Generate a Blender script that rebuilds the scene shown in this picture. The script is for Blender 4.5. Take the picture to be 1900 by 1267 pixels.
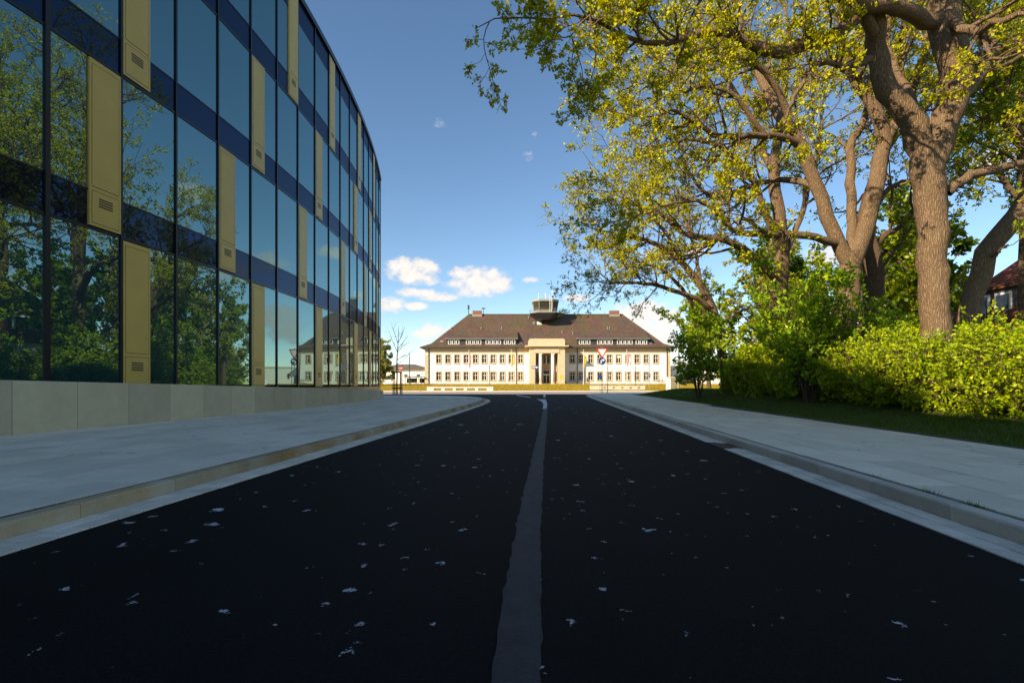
import bpy, math, random
import numpy as np
from mathutils import Matrix, Vector
random.seed(7); rng = np.random.default_rng(11)
for o in list(bpy.data.objects): bpy.data.objects.remove(o)
S = bpy.context.scene; COL = S.collection
R_ = math.radians
# ------------------------------------------------------------------ camera
CAMH, HZ, F = 1.04, 714.0, 950.0
cam = bpy.data.cameras.new('camera'); co = bpy.data.objects.new('camera', cam); COL.objects.link(co)
co.location = (0, 0, CAMH); co.rotation_euler = (R_(90), 0, 0)
cam.sensor_width = 36; cam.lens = 18; cam.shift_y = (HZ-633.5)/1900
cam.clip_start = .05; cam.clip_end = 9000
S.camera = co
S.cycles.max_bounces = 5; S.cycles.diffuse_bounces = 3; S.cycles.glossy_bounces = 3; S.cycles.transmission_bounces = 3
def fx(px, Y): return (px-950)/F*Y
def fz(py, Y): return CAMH+(HZ-py)/F*Y
def P3(px, py, Y): return (fx(px, Y), Y, fz(py, Y))
# ------------------------------------------------------------------ light
SUN_AZ, SUN_EL = 52, 28.0      # degrees left of straight behind the viewer, elevation
sd = Vector((-math.sin(R_(SUN_AZ))*math.cos(R_(SUN_EL)), -math.cos(R_(SUN_AZ))*math.cos(R_(SUN_EL)), math.sin(R_(SUN_EL))))
sun = bpy.data.lights.new('sun', 'SUN'); sun.energy = 4.9; sun.angle = R_(.53); sun.color = (1, .90, .75)
so = bpy.data.objects.new('sun', sun); COL.objects.link(so); so.rotation_euler = (-sd).to_track_quat('-Z', 'Y').to_euler()
so.location = (-40, -40, 60)
W = bpy.data.worlds.new('World'); S.world = W; W.use_nodes = True
S.view_settings.view_transform = 'Standard'; S.view_settings.look = 'None'
S.view_settings.gamma = 1; S.view_settings.use_curve_mapping = False; S.view_settings.exposure = 0.68
S.view_settings.use_white_balance = True; S.view_settings.white_balance_temperature = 8000; S.view_settings.white_balance_tint = 10
def build_world():
    nt = W.node_tree; N = nt.nodes; L = nt.links; N.clear()
    out = N.new('ShaderNodeOutputWorld'); bg = N.new('ShaderNodeBackground'); bg.inputs[1].default_value = .14
    sky = N.new('ShaderNodeTexSky'); sky.sky_type = 'NISHITA'; sky.sun_disc = False
    sky.sun_elevation = R_(SUN_EL); sky.sun_rotation = math.atan2(sd.x, sd.y)
    sky.air_density = 1.0; sky.dust_density = .05; sky.ozone_density = 3.0; sky.altitude = 1500
    hs = N.new('ShaderNodeHueSaturation'); hs.inputs['Saturation'].default_value = 1.12
    L.new(sky.outputs[0], hs.inputs['Color'])
    tc = N.new('ShaderNodeTexCoord'); sx = N.new('ShaderNodeSeparateXYZ'); L.new(tc.outputs['Generated'], sx.inputs[0])
    def m(op, a, b=None, c=None):
        n = N.new('ShaderNodeMath'); n.operation = op
        for i, v in enumerate((a, b, c)):
            if v is None: continue
            if isinstance(v, (int, float)): n.inputs[i].default_value = v
            else: L.new(v, n.inputs[i])
        return n.outputs[0]
    az = m('ARCTAN2', sx.outputs[0], sx.outputs[1]); el = m('ARCSINE', sx.outputs[2])
    nz = N.new('ShaderNodeTexNoise'); nz.inputs['Scale'].default_value = 34; nz.inputs['Detail'].default_value = 6; nz.inputs['Roughness'].default_value = .62
    mp = N.new('ShaderNodeMapping'); mp.inputs['Scale'].default_value = (1, 1, 1.5); L.new(tc.outputs['Generated'], mp.inputs[0]); L.new(mp.outputs[0], nz.inputs['Vector'])
    nz2 = N.new('ShaderNodeTexNoise'); nz2.inputs['Scale'].default_value = 12; nz2.inputs['Detail'].default_value = 3; L.new(mp.outputs[0], nz2.inputs['Vector'])
    blobs = []
    for px, py, rx, ry, w in [(768,503,42,17,1),(748,497,26,14,.95),(795,515,24,11,.9),(886,522,52,21,1),(862,512,28,14,1),(925,532,24,12,.9),(783,545,52,8,.85),(722,563,24,14,1),(768,567,20,6,.8),(808,551,40,7,.75),(982,520,15,5,.7),
            (808,617,34,13,.9),(825,640,30,10,.8),(1200,592,60,24,1),(1165,575,34,12,.7),(1225,625,50,28,1),(1280,467,26,11,.85),(1225,473,34,10,.8),(1075,553,22,7,.75),(816,228,15,11,.1),(984,290,18,9,.0),(990,249,8,6,.0),
            (1530,480,60,20,.9),(1250,690,60,30,.8),(1690,470,60,25,.9),(1850,300,50,25,.7),(1480,600,90,30,.9)]:
        d = Vector((fx(px,1),1,(HZ-py)/F)).normalized(); k = math.cos(math.atan2(d.x,d.y))
        blobs.append((math.atan2(d.x,d.y), math.asin(d.z), rx/F*k*k, ry/F*k, w))
    cv = N.new('ShaderNodeCombineXYZ'); L.new(az, cv.inputs[0]); L.new(el, cv.inputs[1]); acc = None
    for a, e, ra, re, w in blobs:
        ra *= 1.4; re *= 1.45
        ma = N.new('ShaderNodeVectorMath'); ma.operation = 'MULTIPLY_ADD'; ma.inputs[1].default_value = (1/ra,1/re,0); ma.inputs[2].default_value = (-a/ra,-e/re,math.sqrt(max(0,.9-.9*w))); L.new(cv.outputs[0], ma.inputs[0])
        dp = N.new('ShaderNodeVectorMath'); dp.operation = 'DOT_PRODUCT'; L.new(ma.outputs[0], dp.inputs[0]); L.new(ma.outputs[0], dp.inputs[1])
        acc = dp.outputs['Value'] if acc is None else m('MINIMUM', acc, dp.outputs['Value'])
    acc = m('SUBTRACT', 1, acc)
    # the same kind of scattered low cumulus all round the rest of the horizon
    n3 = N.new('ShaderNodeTexNoise'); n3.inputs['Scale'].default_value = 5.5; n3.inputs['Detail'].default_value = 1; L.new(mp.outputs[0], n3.inputs['Vector'])
    side = m('MULTIPLY', m('SUBTRACT', m('ABSOLUTE', az), .95), 3); side = m('MINIMUM', side, 0)
    band = m('MULTIPLY', m('ABSOLUTE', m('SUBTRACT', el, .16)), -5)
    gen = m('ADD', m('ADD', m('MULTIPLY', m('SUBTRACT', n3.outputs['Fac'], .52), 7), band), m('MULTIPLY', side, 3))
    acc = m('MAXIMUM', m('MAXIMUM', acc, gen), -1.2)
    dens = m('ADD', acc, m('ADD', m('MULTIPLY', m('SUBTRACT', nz.outputs['Fac'], .5), 2.7), m('MULTIPLY', m('SUBTRACT', nz2.outputs['Fac'], .5), 1.6)))
    mr = N.new('ShaderNodeMapRange'); mr.interpolation_type = 'SMOOTHSTEP'; L.new(dens, mr.inputs[0])
    mr.inputs[1].default_value = -.1; mr.inputs[2].default_value = .9; mr.inputs[3].default_value = 0; mr.inputs[4].default_value = .96
    mr2 = N.new('ShaderNodeMapRange'); L.new(dens, mr2.inputs[0]); mr2.inputs[1].default_value = 0; mr2.inputs[2].default_value = 2.2; mr2.inputs[3].default_value = .25; mr2.inputs[4].default_value = 1
    ccol = N.new('ShaderNodeMix'); ccol.data_type = 'RGBA'; L.new(mr2.outputs[0], ccol.inputs[0])
    ccol.inputs[6].default_value = (3.2,3.35,3.9,1); ccol.inputs[7].default_value = (5.2,5.35,5.8,1)
    mx = N.new('ShaderNodeMix'); mx.data_type = 'RGBA'; L.new(mr.outputs[0], mx.inputs[0]); L.new(hs.outputs[0], mx.inputs[6]); L.new(ccol.outputs[2], mx.inputs[7])
    L.new(mx.outputs[2], bg.inputs[0]); L.new(bg.outputs[0], out.inputs[0])
build_world()
# ------------------------------------------------------------------ materials
MATS = {}
def newmat(name):
    m = bpy.data.materials.new(name); m.use_nodes = True; MATS[name] = m
    return m, m.node_tree.nodes, m.node_tree.links, m.node_tree.nodes['Principled BSDF']
def mat(name, col, rough=.7, metal=0, var=.0, nscale=4., bump=0., bscale=30., spec=.5, coords='Object', col2=None, stretch=(1,1,1), detail=5):
    m, N, L, B = newmat(name)
    B.inputs['Roughness'].default_value = rough; B.inputs['Metallic'].default_value = metal
    B.inputs['Specular IOR Level'].default_value = spec
    B.inputs['Base Color'].default_value = (*col, 1)
    if var or bump or col2:
        tc = N.new('ShaderNodeTexCoord'); mp = N.new('ShaderNodeMapping'); mp.inputs['Scale'].default_value = stretch
        L.new(tc.outputs[coords], mp.inputs[0])
    if var or col2:
        n = N.new('ShaderNodeTexNoise'); n.inputs['Scale'].default_value = nscale; n.inputs['Detail'].default_value = detail; n.inputs['Roughness'].default_value = .6
        L.new(mp.outputs[0], n.inputs['Vector'])
        r = N.new('ShaderNodeValToRGB'); L.new(n.outputs['Fac'], r.inputs[0])
        c2 = col2 or tuple(min(1, c*(1+var)) for c in col); c1 = col if col2 else tuple(c*(1-var) for c in col)
        r.color_ramp.elements[0].position = .3; r.color_ramp.elements[1].position = .7
        r.color_ramp.elements[0].color = (*c1, 1); r.color_ramp.elements[1].color = (*c2, 1)
        L.new(r.outputs[0], B.inputs['Base Color'])
    if bump:
        n2 = N.new('ShaderNodeTexNoise'); n2.inputs['Scale'].default_value = bscale; n2.inputs['Detail'].default_value = 6
        L.new(mp.outputs[0], n2.inputs['Vector'])
        bp = N.new('ShaderNodeBump'); bp.inputs['Strength'].default_value = bump; bp.inputs['Distance'].default_value = .02
        L.new(n2.outputs['Fac'], bp.inputs['Height']); L.new(bp.outputs[0], B.inputs['Normal'])
    return m
def piece_mat(name, col, var=.12, rough=.85, nscale=8, bump=.3, bscale=90, fine=.1, tint=None):
    """stone/concrete pieces: every piece (object) its own shade, stains and grain"""
    m, N, L, B = newmat(name); B.inputs['Roughness'].default_value = rough; B.inputs['Specular IOR Level'].default_value = .25
    oi = N.new('ShaderNodeObjectInfo'); ge = N.new('ShaderNodeNewGeometry')
    n1 = N.new('ShaderNodeTexNoise'); n1.inputs['Scale'].default_value = nscale; n1.inputs['Detail'].default_value = 6; n1.inputs['Roughness'].default_value = .65; L.new(ge.outputs['Position'], n1.inputs['Vector'])
    n2 = N.new('ShaderNodeTexNoise'); n2.inputs['Scale'].default_value = bscale; n2.inputs['Detail'].default_value = 3; L.new(ge.outputs['Position'], n2.inputs['Vector'])
    def mth(op, a, b):
        k = N.new('ShaderNodeMath'); k.operation = op
        for i, v in enumerate((a, b)):
            if isinstance(v, (int, float)): k.inputs[i].default_value = v
            else: L.new(v, k.inputs[i])
        return k.outputs[0]
    rnd = mth('ADD', oi.outputs['Random'], ge.outputs['Random Per Island']); rnd = mth('FRACT', rnd, 0)
    v = mth('ADD', mth('MULTIPLY', mth('SUBTRACT', rnd, .5), var*1.4), 1)
    v = mth('ADD', v, mth('MULTIPLY', mth('SUBTRACT', n1.outputs['Fac'], .5), var*2.2))
    v = mth('ADD', v, mth('MULTIPLY', mth('SUBTRACT', n2.outputs['Fac'], .5), fine*3))
    mx = N.new('ShaderNodeMix'); mx.data_type = 'RGBA'; mx.blend_type = 'MULTIPLY'; mx.inputs[0].default_value = 1
    mx.inputs[6].default_value = (*col, 1); cb = N.new('ShaderNodeCombineColor'); [L.new(v, cb.inputs[i]) for i in range(3)]
    L.new(cb.outputs[0], mx.inputs[7]); res = mx.outputs[2]
    if tint:
        n3 = N.new('ShaderNodeTexNoise'); n3.inputs['Scale'].default_value = .9; n3.inputs['Detail'].default_value = 4; L.new(ge.outputs['Position'], n3.inputs['Vector'])
        r = N.new('ShaderNodeMapRange'); r.inputs[1].default_value = .42; r.inputs[2].default_value = .62; L.new(n3.outputs['Fac'], r.inputs[0])
        m2 = N.new('ShaderNodeMix'); m2.data_type = 'RGBA'; L.new(r.outputs[0], m2.inputs[0]); L.new(res, m2.inputs[6])
        m3 = N.new('ShaderNodeMix'); m3.data_type = 'RGBA'; m3.blend_type = 'MULTIPLY'; m3.inputs[0].default_value = 1; L.new(res, m3.inputs[6]); m3.inputs[7].default_value = (*tint, 1)
        L.new(m3.outputs[2], m2.inputs[7]); res = m2.outputs[2]
    L.new(res, B.inputs['Base Color'])
    bp = N.new('ShaderNodeBump'); bp.inputs['Strength'].default_value = bump; bp.inputs['Distance'].default_value = .006
    L.new(n2.outputs['Fac'], bp.inputs['Height']); L.new(bp.outputs[0], B.inputs['Normal'])
    return m
def leaf_mat(name, c1, c2, c3, trans=.4, rough=.45):
    m, N, L, B = newmat(name)
    ge = N.new('ShaderNodeNewGeometry'); r = N.new('ShaderNodeValToRGB'); L.new(ge.outputs['Random Per Island'], r.inputs[0])
    r.color_ramp.elements[0].color = (*c1, 1); r.color_ramp.elements[1].color = (*c3, 1); e = r.color_ramp.elements.new(.55); e.color = (*c2, 1)
    B.inputs['Roughness'].default_value = rough; B.inputs['Specular IOR Level'].default_value = .25
    L.new(r.outputs[0], B.inputs['Base Color'])
    t = N.new('ShaderNodeBsdfTranslucent'); L.new(r.outputs[0], t.inputs[0]); mx = N.new('ShaderNodeMixShader'); mx.inputs[0].default_value = trans
    L.new(B.outputs[0], mx.inputs[1]); L.new(t.outputs[0], mx.inputs[2]); L.new(mx.outputs[0], N['Material Output'].inputs[0])
    return m
def bark_mat(name, c1, c2, sc=1.):
    m, N, L, B = newmat(name); B.inputs['Roughness'].default_value = .9; B.inputs['Specular IOR Level'].default_value = .15
    ge = N.new('ShaderNodeNewGeometry'); mp = N.new('ShaderNodeMapping'); mp.inputs['Scale'].default_value = (26*sc,26*sc,3.2*sc); L.new(ge.outputs['Position'], mp.inputs[0])
    wn = N.new('ShaderNodeTexNoise'); wn.inputs['Scale'].default_value = 3; L.new(ge.outputs['Position'], wn.inputs['Vector'])
    va = N.new('ShaderNodeVectorMath'); va.operation = 'MULTIPLY_ADD'; va.inputs[1].default_value = (2.2,2.2,1); L.new(wn.outputs['Color'], va.inputs[0]); L.new(mp.outputs[0], va.inputs[2])
    vo = N.new('ShaderNodeTexVoronoi'); vo.feature = 'DISTANCE_TO_EDGE'; vo.inputs['Scale'].default_value = 1.; L.new(va.outputs[0], vo.inputs['Vector'])
    n = N.new('ShaderNodeTexNoise'); n.inputs['Scale'].default_value = 1.5; n.inputs['Detail'].default_value = 8; n.inputs['Roughness'].default_value = .7; L.new(va.outputs[0], n.inputs['Vector'])
    mr = N.new('ShaderNodeMapRange'); mr.inputs[1].default_value = -.12; mr.inputs[2].default_value = .3; L.new(vo.outputs['Distance'], mr.inputs[0])
    ml = N.new('ShaderNodeMath'); ml.operation = 'MULTIPLY'; L.new(mr.outputs[0], ml.inputs[0]); L.new(n.outputs['Fac'], ml.inputs[1])
    r = N.new('ShaderNodeValToRGB'); L.new(ml.outputs[0], r.inputs[0]); r.color_ramp.elements[0].color = (*c1,1); r.color_ramp.elements[1].color = (*c2,1); r.color_ramp.elements[1].position = .62
    L.new(r.outputs[0], B.inputs['Base Color'])
    bp = N.new('ShaderNodeBump'); bp.inputs['Strength'].default_value = 1; bp.inputs['Distance'].default_value = .05; L.new(ml.outputs[0], bp.inputs['Height']); L.new(bp.outputs[0], B.inputs['Normal'])
    return m
def asphalt_mat():
    m, N, L, B = newmat('asphalt'); B.inputs['Roughness'].default_value = .85; B.inputs['Specular IOR Level'].default_value = .12
    ge = N.new('ShaderNodeNewGeometry'); P = ge.outputs['Position']
    def noise(s, d=3, r=.5, v=P):
        n = N.new('ShaderNodeTexNoise'); n.inputs['Scale'].default_value = s; n.inputs['Detail'].default_value = d; n.inputs['Roughness'].default_value = r; L.new(v, n.inputs['Vector']); return n
    def mth(op, a, b=0):
        k = N.new('ShaderNodeMath'); k.operation = op
        for i, v in enumerate((a, b)):
            if isinstance(v, (int, float)): k.inputs[i].default_value = v
            else: L.new(v, k.inputs[i])
        return k.outputs[0]
    g = noise(170, 2); big = noise(.5, 4, .6); mp = N.new('ShaderNodeMapping'); mp.inputs['Scale'].default_value = (1.3,.12,1); mp.inputs['Rotation'].default_value = (0,0,-.083); L.new(P, mp.inputs[0]); lane = noise(1., 3, .5, mp.outputs[0])
    g2 = noise(45, 3, .7); v = mth('ADD', .002, mth('MULTIPLY', mth('POWER', mth('MULTIPLY', mth('ADD', g.outputs['Fac'], g2.outputs['Fac']), .5), 5), .115)); v = mth('MULTIPLY', v, mth('ADD', .5, mth('ADD', mth('MULTIPLY', big.outputs['Fac'], .5), mth('MULTIPLY', lane.outputs['Fac'], .6))))
    # white droppings and scuffs with ragged outlines
    warp = noise(9, 4, .7); wv = N.new('ShaderNodeVectorMath'); wv.operation = 'MULTIPLY_ADD'; wv.inputs[1].default_value = (.22,.22,0); L.new(warp.outputs['Color'], wv.inputs[0]); L.new(P, wv.inputs[2])
    tot = None
    for sc, thr, keep, off in ((1.1,.12,.7,0),(2.6,.14,.75,3.3),(5.5,.15,.65,7.7),(13,.16,.4,1.7)):
        ad = N.new('ShaderNodeVectorMath'); ad.inputs[1].default_value = (off,off*1.7,0); L.new(wv.outputs[0], ad.inputs[0])
        mpp = N.new('ShaderNodeMapping'); mpp.inputs['Scale'].default_value = (1,1,0); L.new(ad.outputs[0], mpp.inputs[0])
        vo = N.new('ShaderNodeTexVoronoi'); vo.inputs['Scale'].default_value = sc; L.new(mpp.outputs[0], vo.inputs['Vector'])
        sp = N.new('ShaderNodeSeparateColor'); L.new(vo.outputs['Color'], sp.inputs[0])
        rad = mth('MULTIPLY', mth('MULTIPLY', sp.outputs[1], sp.outputs[1]), thr)
        edge = noise(60, 4, .8)
        d = mth('SUBTRACT', mth('ADD', rad, mth('MULTIPLY', mth('SUBTRACT', edge.outputs['Fac'], .5), thr*1.3)), vo.outputs['Distance'])
        sm = N.new('ShaderNodeMapRange'); sm.inputs[1].default_value = 0; sm.inputs[2].default_value = .02; L.new(d, sm.inputs[0])
        k = mth('MULTIPLY', sm.outputs[0], mth('LESS_THAN', sp.outputs[0], keep))
        tot = k if tot is None else mth('MAXIMUM', tot, k)
    tot = mth('MULTIPLY', tot, mth('ADD', .35, mth('MULTIPLY', noise(2.3, 2).outputs['Fac'], .9)))
    cb = N.new('ShaderNodeCombineColor'); L.new(mth('MULTIPLY', v, .9), cb.inputs[0]); L.new(mth('MULTIPLY', v, .97), cb.inputs[1]); L.new(mth('MULTIPLY', v, 1.12), cb.inputs[2])
    mx = N.new('ShaderNodeMix'); mx.data_type = 'RGBA'; L.new(tot, mx.inputs[0]); L.new(cb.outputs[0], mx.inputs[6]); mx.inputs[7].default_value = (.62,.63,.65,1)
    L.new(mx.outputs[2], B.inputs['Base Color'])
    bp = N.new('ShaderNodeBump'); bp.inputs['Strength'].default_value = .7; bp.inputs['Distance'].default_value = .006; L.new(g.outputs['Fac'], bp.inputs['Height']); L.new(bp.outputs[0], B.inputs['Normal'])
    return m
def glass_mat(name, tint, body, fac, wob=.0012):
    m, N, L, B = newmat(name)
    ge = N.new('ShaderNodeNewGeometry'); oi = N.new('ShaderNodeObjectInfo')
    n = N.new('ShaderNodeTexNoise'); n.inputs['Scale'].default_value = .55; n.inputs['Detail'].default_value = 1; n.noise_dimensions = '4D'
    wm = N.new('ShaderNodeMath'); wm.operation = 'MULTIPLY'; wm.inputs[1].default_value = 40; L.new(oi.outputs['Random'], wm.inputs[0]); L.new(wm.outputs[0], n.inputs['W'])
    L.new(ge.outputs['Position'], n.inputs['Vector'])
    bp = N.new('ShaderNodeBump'); bp.inputs['Strength'].default_value = 1; bp.inputs['Distance'].default_value = wob*4; L.new(n.outputs['Fac'], bp.inputs['Height'])
    B.inputs['Base Color'].default_value = (*body,1); B.inputs['Roughness'].default_value = .3; B.inputs['Specular IOR Level'].default_value = .1
    g = N.new('ShaderNodeBsdfGlossy'); g.inputs['Color'].default_value = (*tint,1); g.inputs['Roughness'].default_value = .0; L.new(bp.outputs[0], g.inputs['Normal'])
    fr = N.new('ShaderNodeLayerWeight'); fr.inputs['Blend'].default_value = .22
    a = N.new('ShaderNodeMapRange'); a.inputs[3].default_value = fac; a.inputs[4].default_value = 1; L.new(fr.outputs['Fresnel'], a.inputs[0])
    mx = N.new('ShaderNodeMixShader'); L.new(a.outputs[0], mx.inputs[0]); L.new(B.outputs[0], mx.inputs[1]); L.new(g.outputs[0], mx.inputs[2])
    L.new(mx.outputs[0], N['Material Output'].inputs[0]); return m
M = MATS
asphalt_mat()
piece_mat('slab', (.80,.69,.55), var=.15, nscale=3, bump=.25, fine=.07)
piece_mat('slab_warm', (.83,.70,.53), var=.15, nscale=3, bump=.25, fine=.07)
piece_mat('kerb', (.50,.41,.29), var=.25, nscale=5, bump=.6, bscale=160, fine=.34, tint=(.85,.62,.36))
piece_mat('kerb_grey', (.56,.48,.39), var=.2, nscale=5, bump=.6, bscale=160, fine=.28)
piece_mat('gutter', (.74,.64,.52), var=.2, nscale=6, bump=.4, fine=.12)
piece_mat('concrete', (.56,.48,.32), var=.22, nscale=2.2, bump=.35, bscale=40, fine=.08)
mat('joint', (.06,.06,.058), .95, var=.4, nscale=12)
mat('edging', (.12,.12,.11), .8, var=.4, nscale=9)
mat('bedding', (.05,.05,.05), .95, var=.3, nscale=6)
mat('strip', (.020,.022,.025), .75, var=.55, nscale=7, bump=.4, bscale=120, coords='Object')
mat('paint', (.6,.6,.58), .7, var=.25, nscale=5)
mat('far_asphalt', (.30,.25,.225), .9, var=.12, nscale=.8, bump=.3)
mat('pale_paving', (.62,.58,.5), .9, var=.08, nscale=1)
mat('lawn', (.36,.25,.012), .95, var=.3, nscale=.6, bump=.8, bscale=12)
mat('verge', (.05,.07,.012), .95, nscale=1.6, col2=(.10,.075,.025), bump=.8, bscale=25)
mat('ground', (.09,.085,.03), .95, var=.3, nscale=.2)
leaf_mat('grass', (.05,.13,.010), (.085,.19,.013), (.17,.14,.025), .3, .6)
leaf_mat('grass_lawn', (.30,.22,.010), (.40,.28,.012), (.46,.31,.015), .3, .6)
leaf_mat('leaf_oak', (.34,.38,.012), (.52,.52,.014), (.66,.55,.02), .33)
leaf_mat('leaf_green', (.16,.27,.015), (.28,.38,.02), (.44,.44,.025), .35)
leaf_mat('leaf_hedge', (.20,.33,.012), (.36,.48,.016), (.52,.54,.025), .35)
leaf_mat('leaf_maple', (.16,.32,.015), (.30,.48,.022), (.46,.55,.03), .35)
leaf_mat('leaf_dark', (.05,.10,.012), (.09,.17,.015), (.16,.22,.02), .35)
leaf_mat('leaf_far', (.26,.30,.04), (.42,.43,.07), (.62,.58,.28), .3)
bark_mat('bark', (.055,.034,.021), (.40,.27,.165)); bark_mat('bark_dark', (.06,.04,.026), (.23,.15,.095)); bark_mat('bark_pale', (.10,.07,.05), (.42,.32,.22))
glass_mat('glass', (.40,.66,.64), (.006,.04,.05), .32)
glass_mat('spandrel', (.05,.10,.17), (.001,.005,.014), .3)
mat('mullion', (.008,.009,.012), .35, spec=.4)
mat('gold', (.64,.43,.11), .45, metal=.15, var=.05, nscale=2)
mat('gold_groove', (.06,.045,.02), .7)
mat('dark_core', (.008,.009,.011), .9)
mat('white_wall', (.85,.84,.80), .9, var=.03, nscale=1.2)
mat('sandstone', (.60,.47,.32), .9, var=.14, nscale=1.5, bump=.2)
mat('frieze', (.58,.46,.33), .9, var=.1, nscale=1)
mat('tuff', (.42,.30,.19), .9, var=.35, nscale=3)
mat('surround', (.52,.37,.22), .9, var=.15, nscale=4)
mat('white_frame', (.75,.74,.70), .6)
mat('dark_glass', (.03,.022,.018), .08, spec=.7)
mat('dormer_dark', (.035,.035,.04), .7)
mat('metal_grey', (.30,.30,.29), .5, metal=.4, var=.1)
mat('metal_dark', (.06,.06,.065), .5, metal=.3)
mat('tower_pale', (.27,.26,.22), .7, var=.1)
mat('tower_dark', (.03,.03,.035), .5)
mat('tower_glass', (.045,.045,.03), .12, spec=.6)
mat('brick_red', (.25,.10,.06), .9, var=.25, nscale=12)
mat('red', (.55,.02,.025), .5); mat('blue', (.012,.05,.22), .45); mat('white', (.8,.8,.8), .5); mat('yellow', (.85,.55,.02), .6); mat('pink', (.75,.22,.25), .7); mat('black', (.01,.01,.01), .6)
mat('cabinet_olive', (.26,.24,.15), .7, var=.1); mat('wood', (.10,.06,.04), .8, var=.3, nscale=9)
mat('skin', (.5,.3,.22), .6); mat('cloth_dark', (.02,.02,.025), .9)
mat('rust', (.16,.09,.055), .85, var=.4, nscale=14)
def roof_mat(name, c1, c2, sx, sz):
    m, N, L, B = newmat(name); B.inputs['Roughness'].default_value = .85; B.inputs['Specular IOR Level'].default_value = .2
    ge = N.new('ShaderNodeNewGeometry'); sp = N.new('ShaderNodeSeparateXYZ'); L.new(ge.outputs['Position'], sp.inputs[0])
    s2 = N.new('ShaderNodeMath'); s2.operation = 'ADD'; L.new(sp.outputs[0], s2.inputs[0]); L.new(sp.outputs[1], s2.inputs[1]); s2.inputs[1].default_value = 0
    cb = N.new('ShaderNodeCombineXYZ'); L.new(sp.outputs[0], cb.inputs[0]); L.new(sp.outputs[2], cb.inputs[1])
    br = N.new('ShaderNodeTexBrick'); br.inputs['Scale'].default_value = 1; br.inputs['Brick Width'].default_value = sx; br.inputs['Row Height'].default_value = sz; br.inputs['Mortar Size'].default_value = .012
    br.inputs['Color1'].default_value = (*c1,1); br.inputs['Color2'].default_value = (*c2,1); br.inputs['Mortar'].default_value = tuple(c*.45 for c in c1)+(1,); L.new(cb.outputs[0], br.inputs['Vector'])
    n = N.new('ShaderNodeTexNoise'); n.inputs['Scale'].default_value = .35; n.inputs['Detail'].default_value = 6; L.new(ge.outputs['Position'], n.inputs['Vector'])
    mx = N.new('ShaderNodeMix'); mx.data_type = 'RGBA'; mx.blend_type = 'MULTIPLY'; mx.inputs[0].default_value = .6; L.new(br.outputs[0], mx.inputs[6]); L.new(n.outputs['Color'], mx.inputs[7])
    mm = N.new('ShaderNodeMix'); mm.data_type = 'RGBA'; mm.blend_type = 'MULTIPLY'; mm.inputs[0].default_value = 1; L.new(mx.outputs[2], mm.inputs[6]); mm.inputs[7].default_value = (1.25,1.25,1.25,1)
    L.new(mm.outputs[2], B.inputs['Base Color'])
    bp = N.new('ShaderNodeBump'); bp.inputs['Distance'].default_value = .03; L.new(br.outputs['Fac'], bp.inputs['Height']); bp.invert = True; L.new(bp.outputs[0], B.inputs['Normal'])
roof_mat('roof', (.175,.115,.082), (.12,.08,.06), .3, .24)
roof_mat('roof_red', (.30,.10,.05), (.22,.075,.04), .25, .2)
roof_mat('roof_grey', (.2,.17,.14), (.16,.14,.12), .5, .3)
# ------------------------------------------------------------------ object helpers
def link(o, parent=None):
    COL.objects.link(o)
    if parent is not None:
        o.parent = parent
        if 'base' in parent.keys(): pass
        if parent.type == 'EMPTY': o.matrix_parent_inverse = Matrix.Translation(-Vector(parent.location))
    return o
def tag(o, label=None, cat=None, group=None, kind=None):
    if label: o['label'] = label
    if cat: o['category'] = cat
    if group: o['group'] = group
    if kind: o['kind'] = kind
    return o
def thing(name, label, cat, loc=(0,0,0), group=None):
    o = bpy.data.objects.new(name, None); o.empty_display_size = .2; o.location = loc; COL.objects.link(o)
    return tag(o, label, cat, group)
def arr_mesh(name, V, Fs, m, smooth=False):
    """V (n,3); Fs list of int arrays (k,3) or (k,4)"""
    me = bpy.data.meshes.new(name); V = np.asarray(V, np.float32)
    me.vertices.add(len(V)); me.vertices.foreach_set('co', V.ravel())
    Fs = [np.asarray(f, np.int32) for f in Fs if len(f)]
    loops = np.concatenate([f.ravel() for f in Fs]); sizes = np.concatenate([np.full(len(f), f.shape[1], np.int32) for f in Fs])
    st = np.concatenate([[0], np.cumsum(sizes)[:-1]]).astype(np.int32)
    me.loops.add(len(loops)); me.loops.foreach_set('vertex_index', loops)
    me.polygons.add(len(sizes)); me.polygons.foreach_set('loop_start', st); me.polygons.foreach_set('loop_total', sizes)
    if smooth: me.polygons.foreach_set('use_smooth', np.ones(len(sizes), bool))
    me.materials.append(M[m]); me.update(calc_edges=True)
    return me
def arr_obj(name, V, Fs, m, parent=None, smooth=False):
    return link(bpy.data.objects.new(name, arr_mesh(name, V, Fs, m, smooth)), parent)
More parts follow.
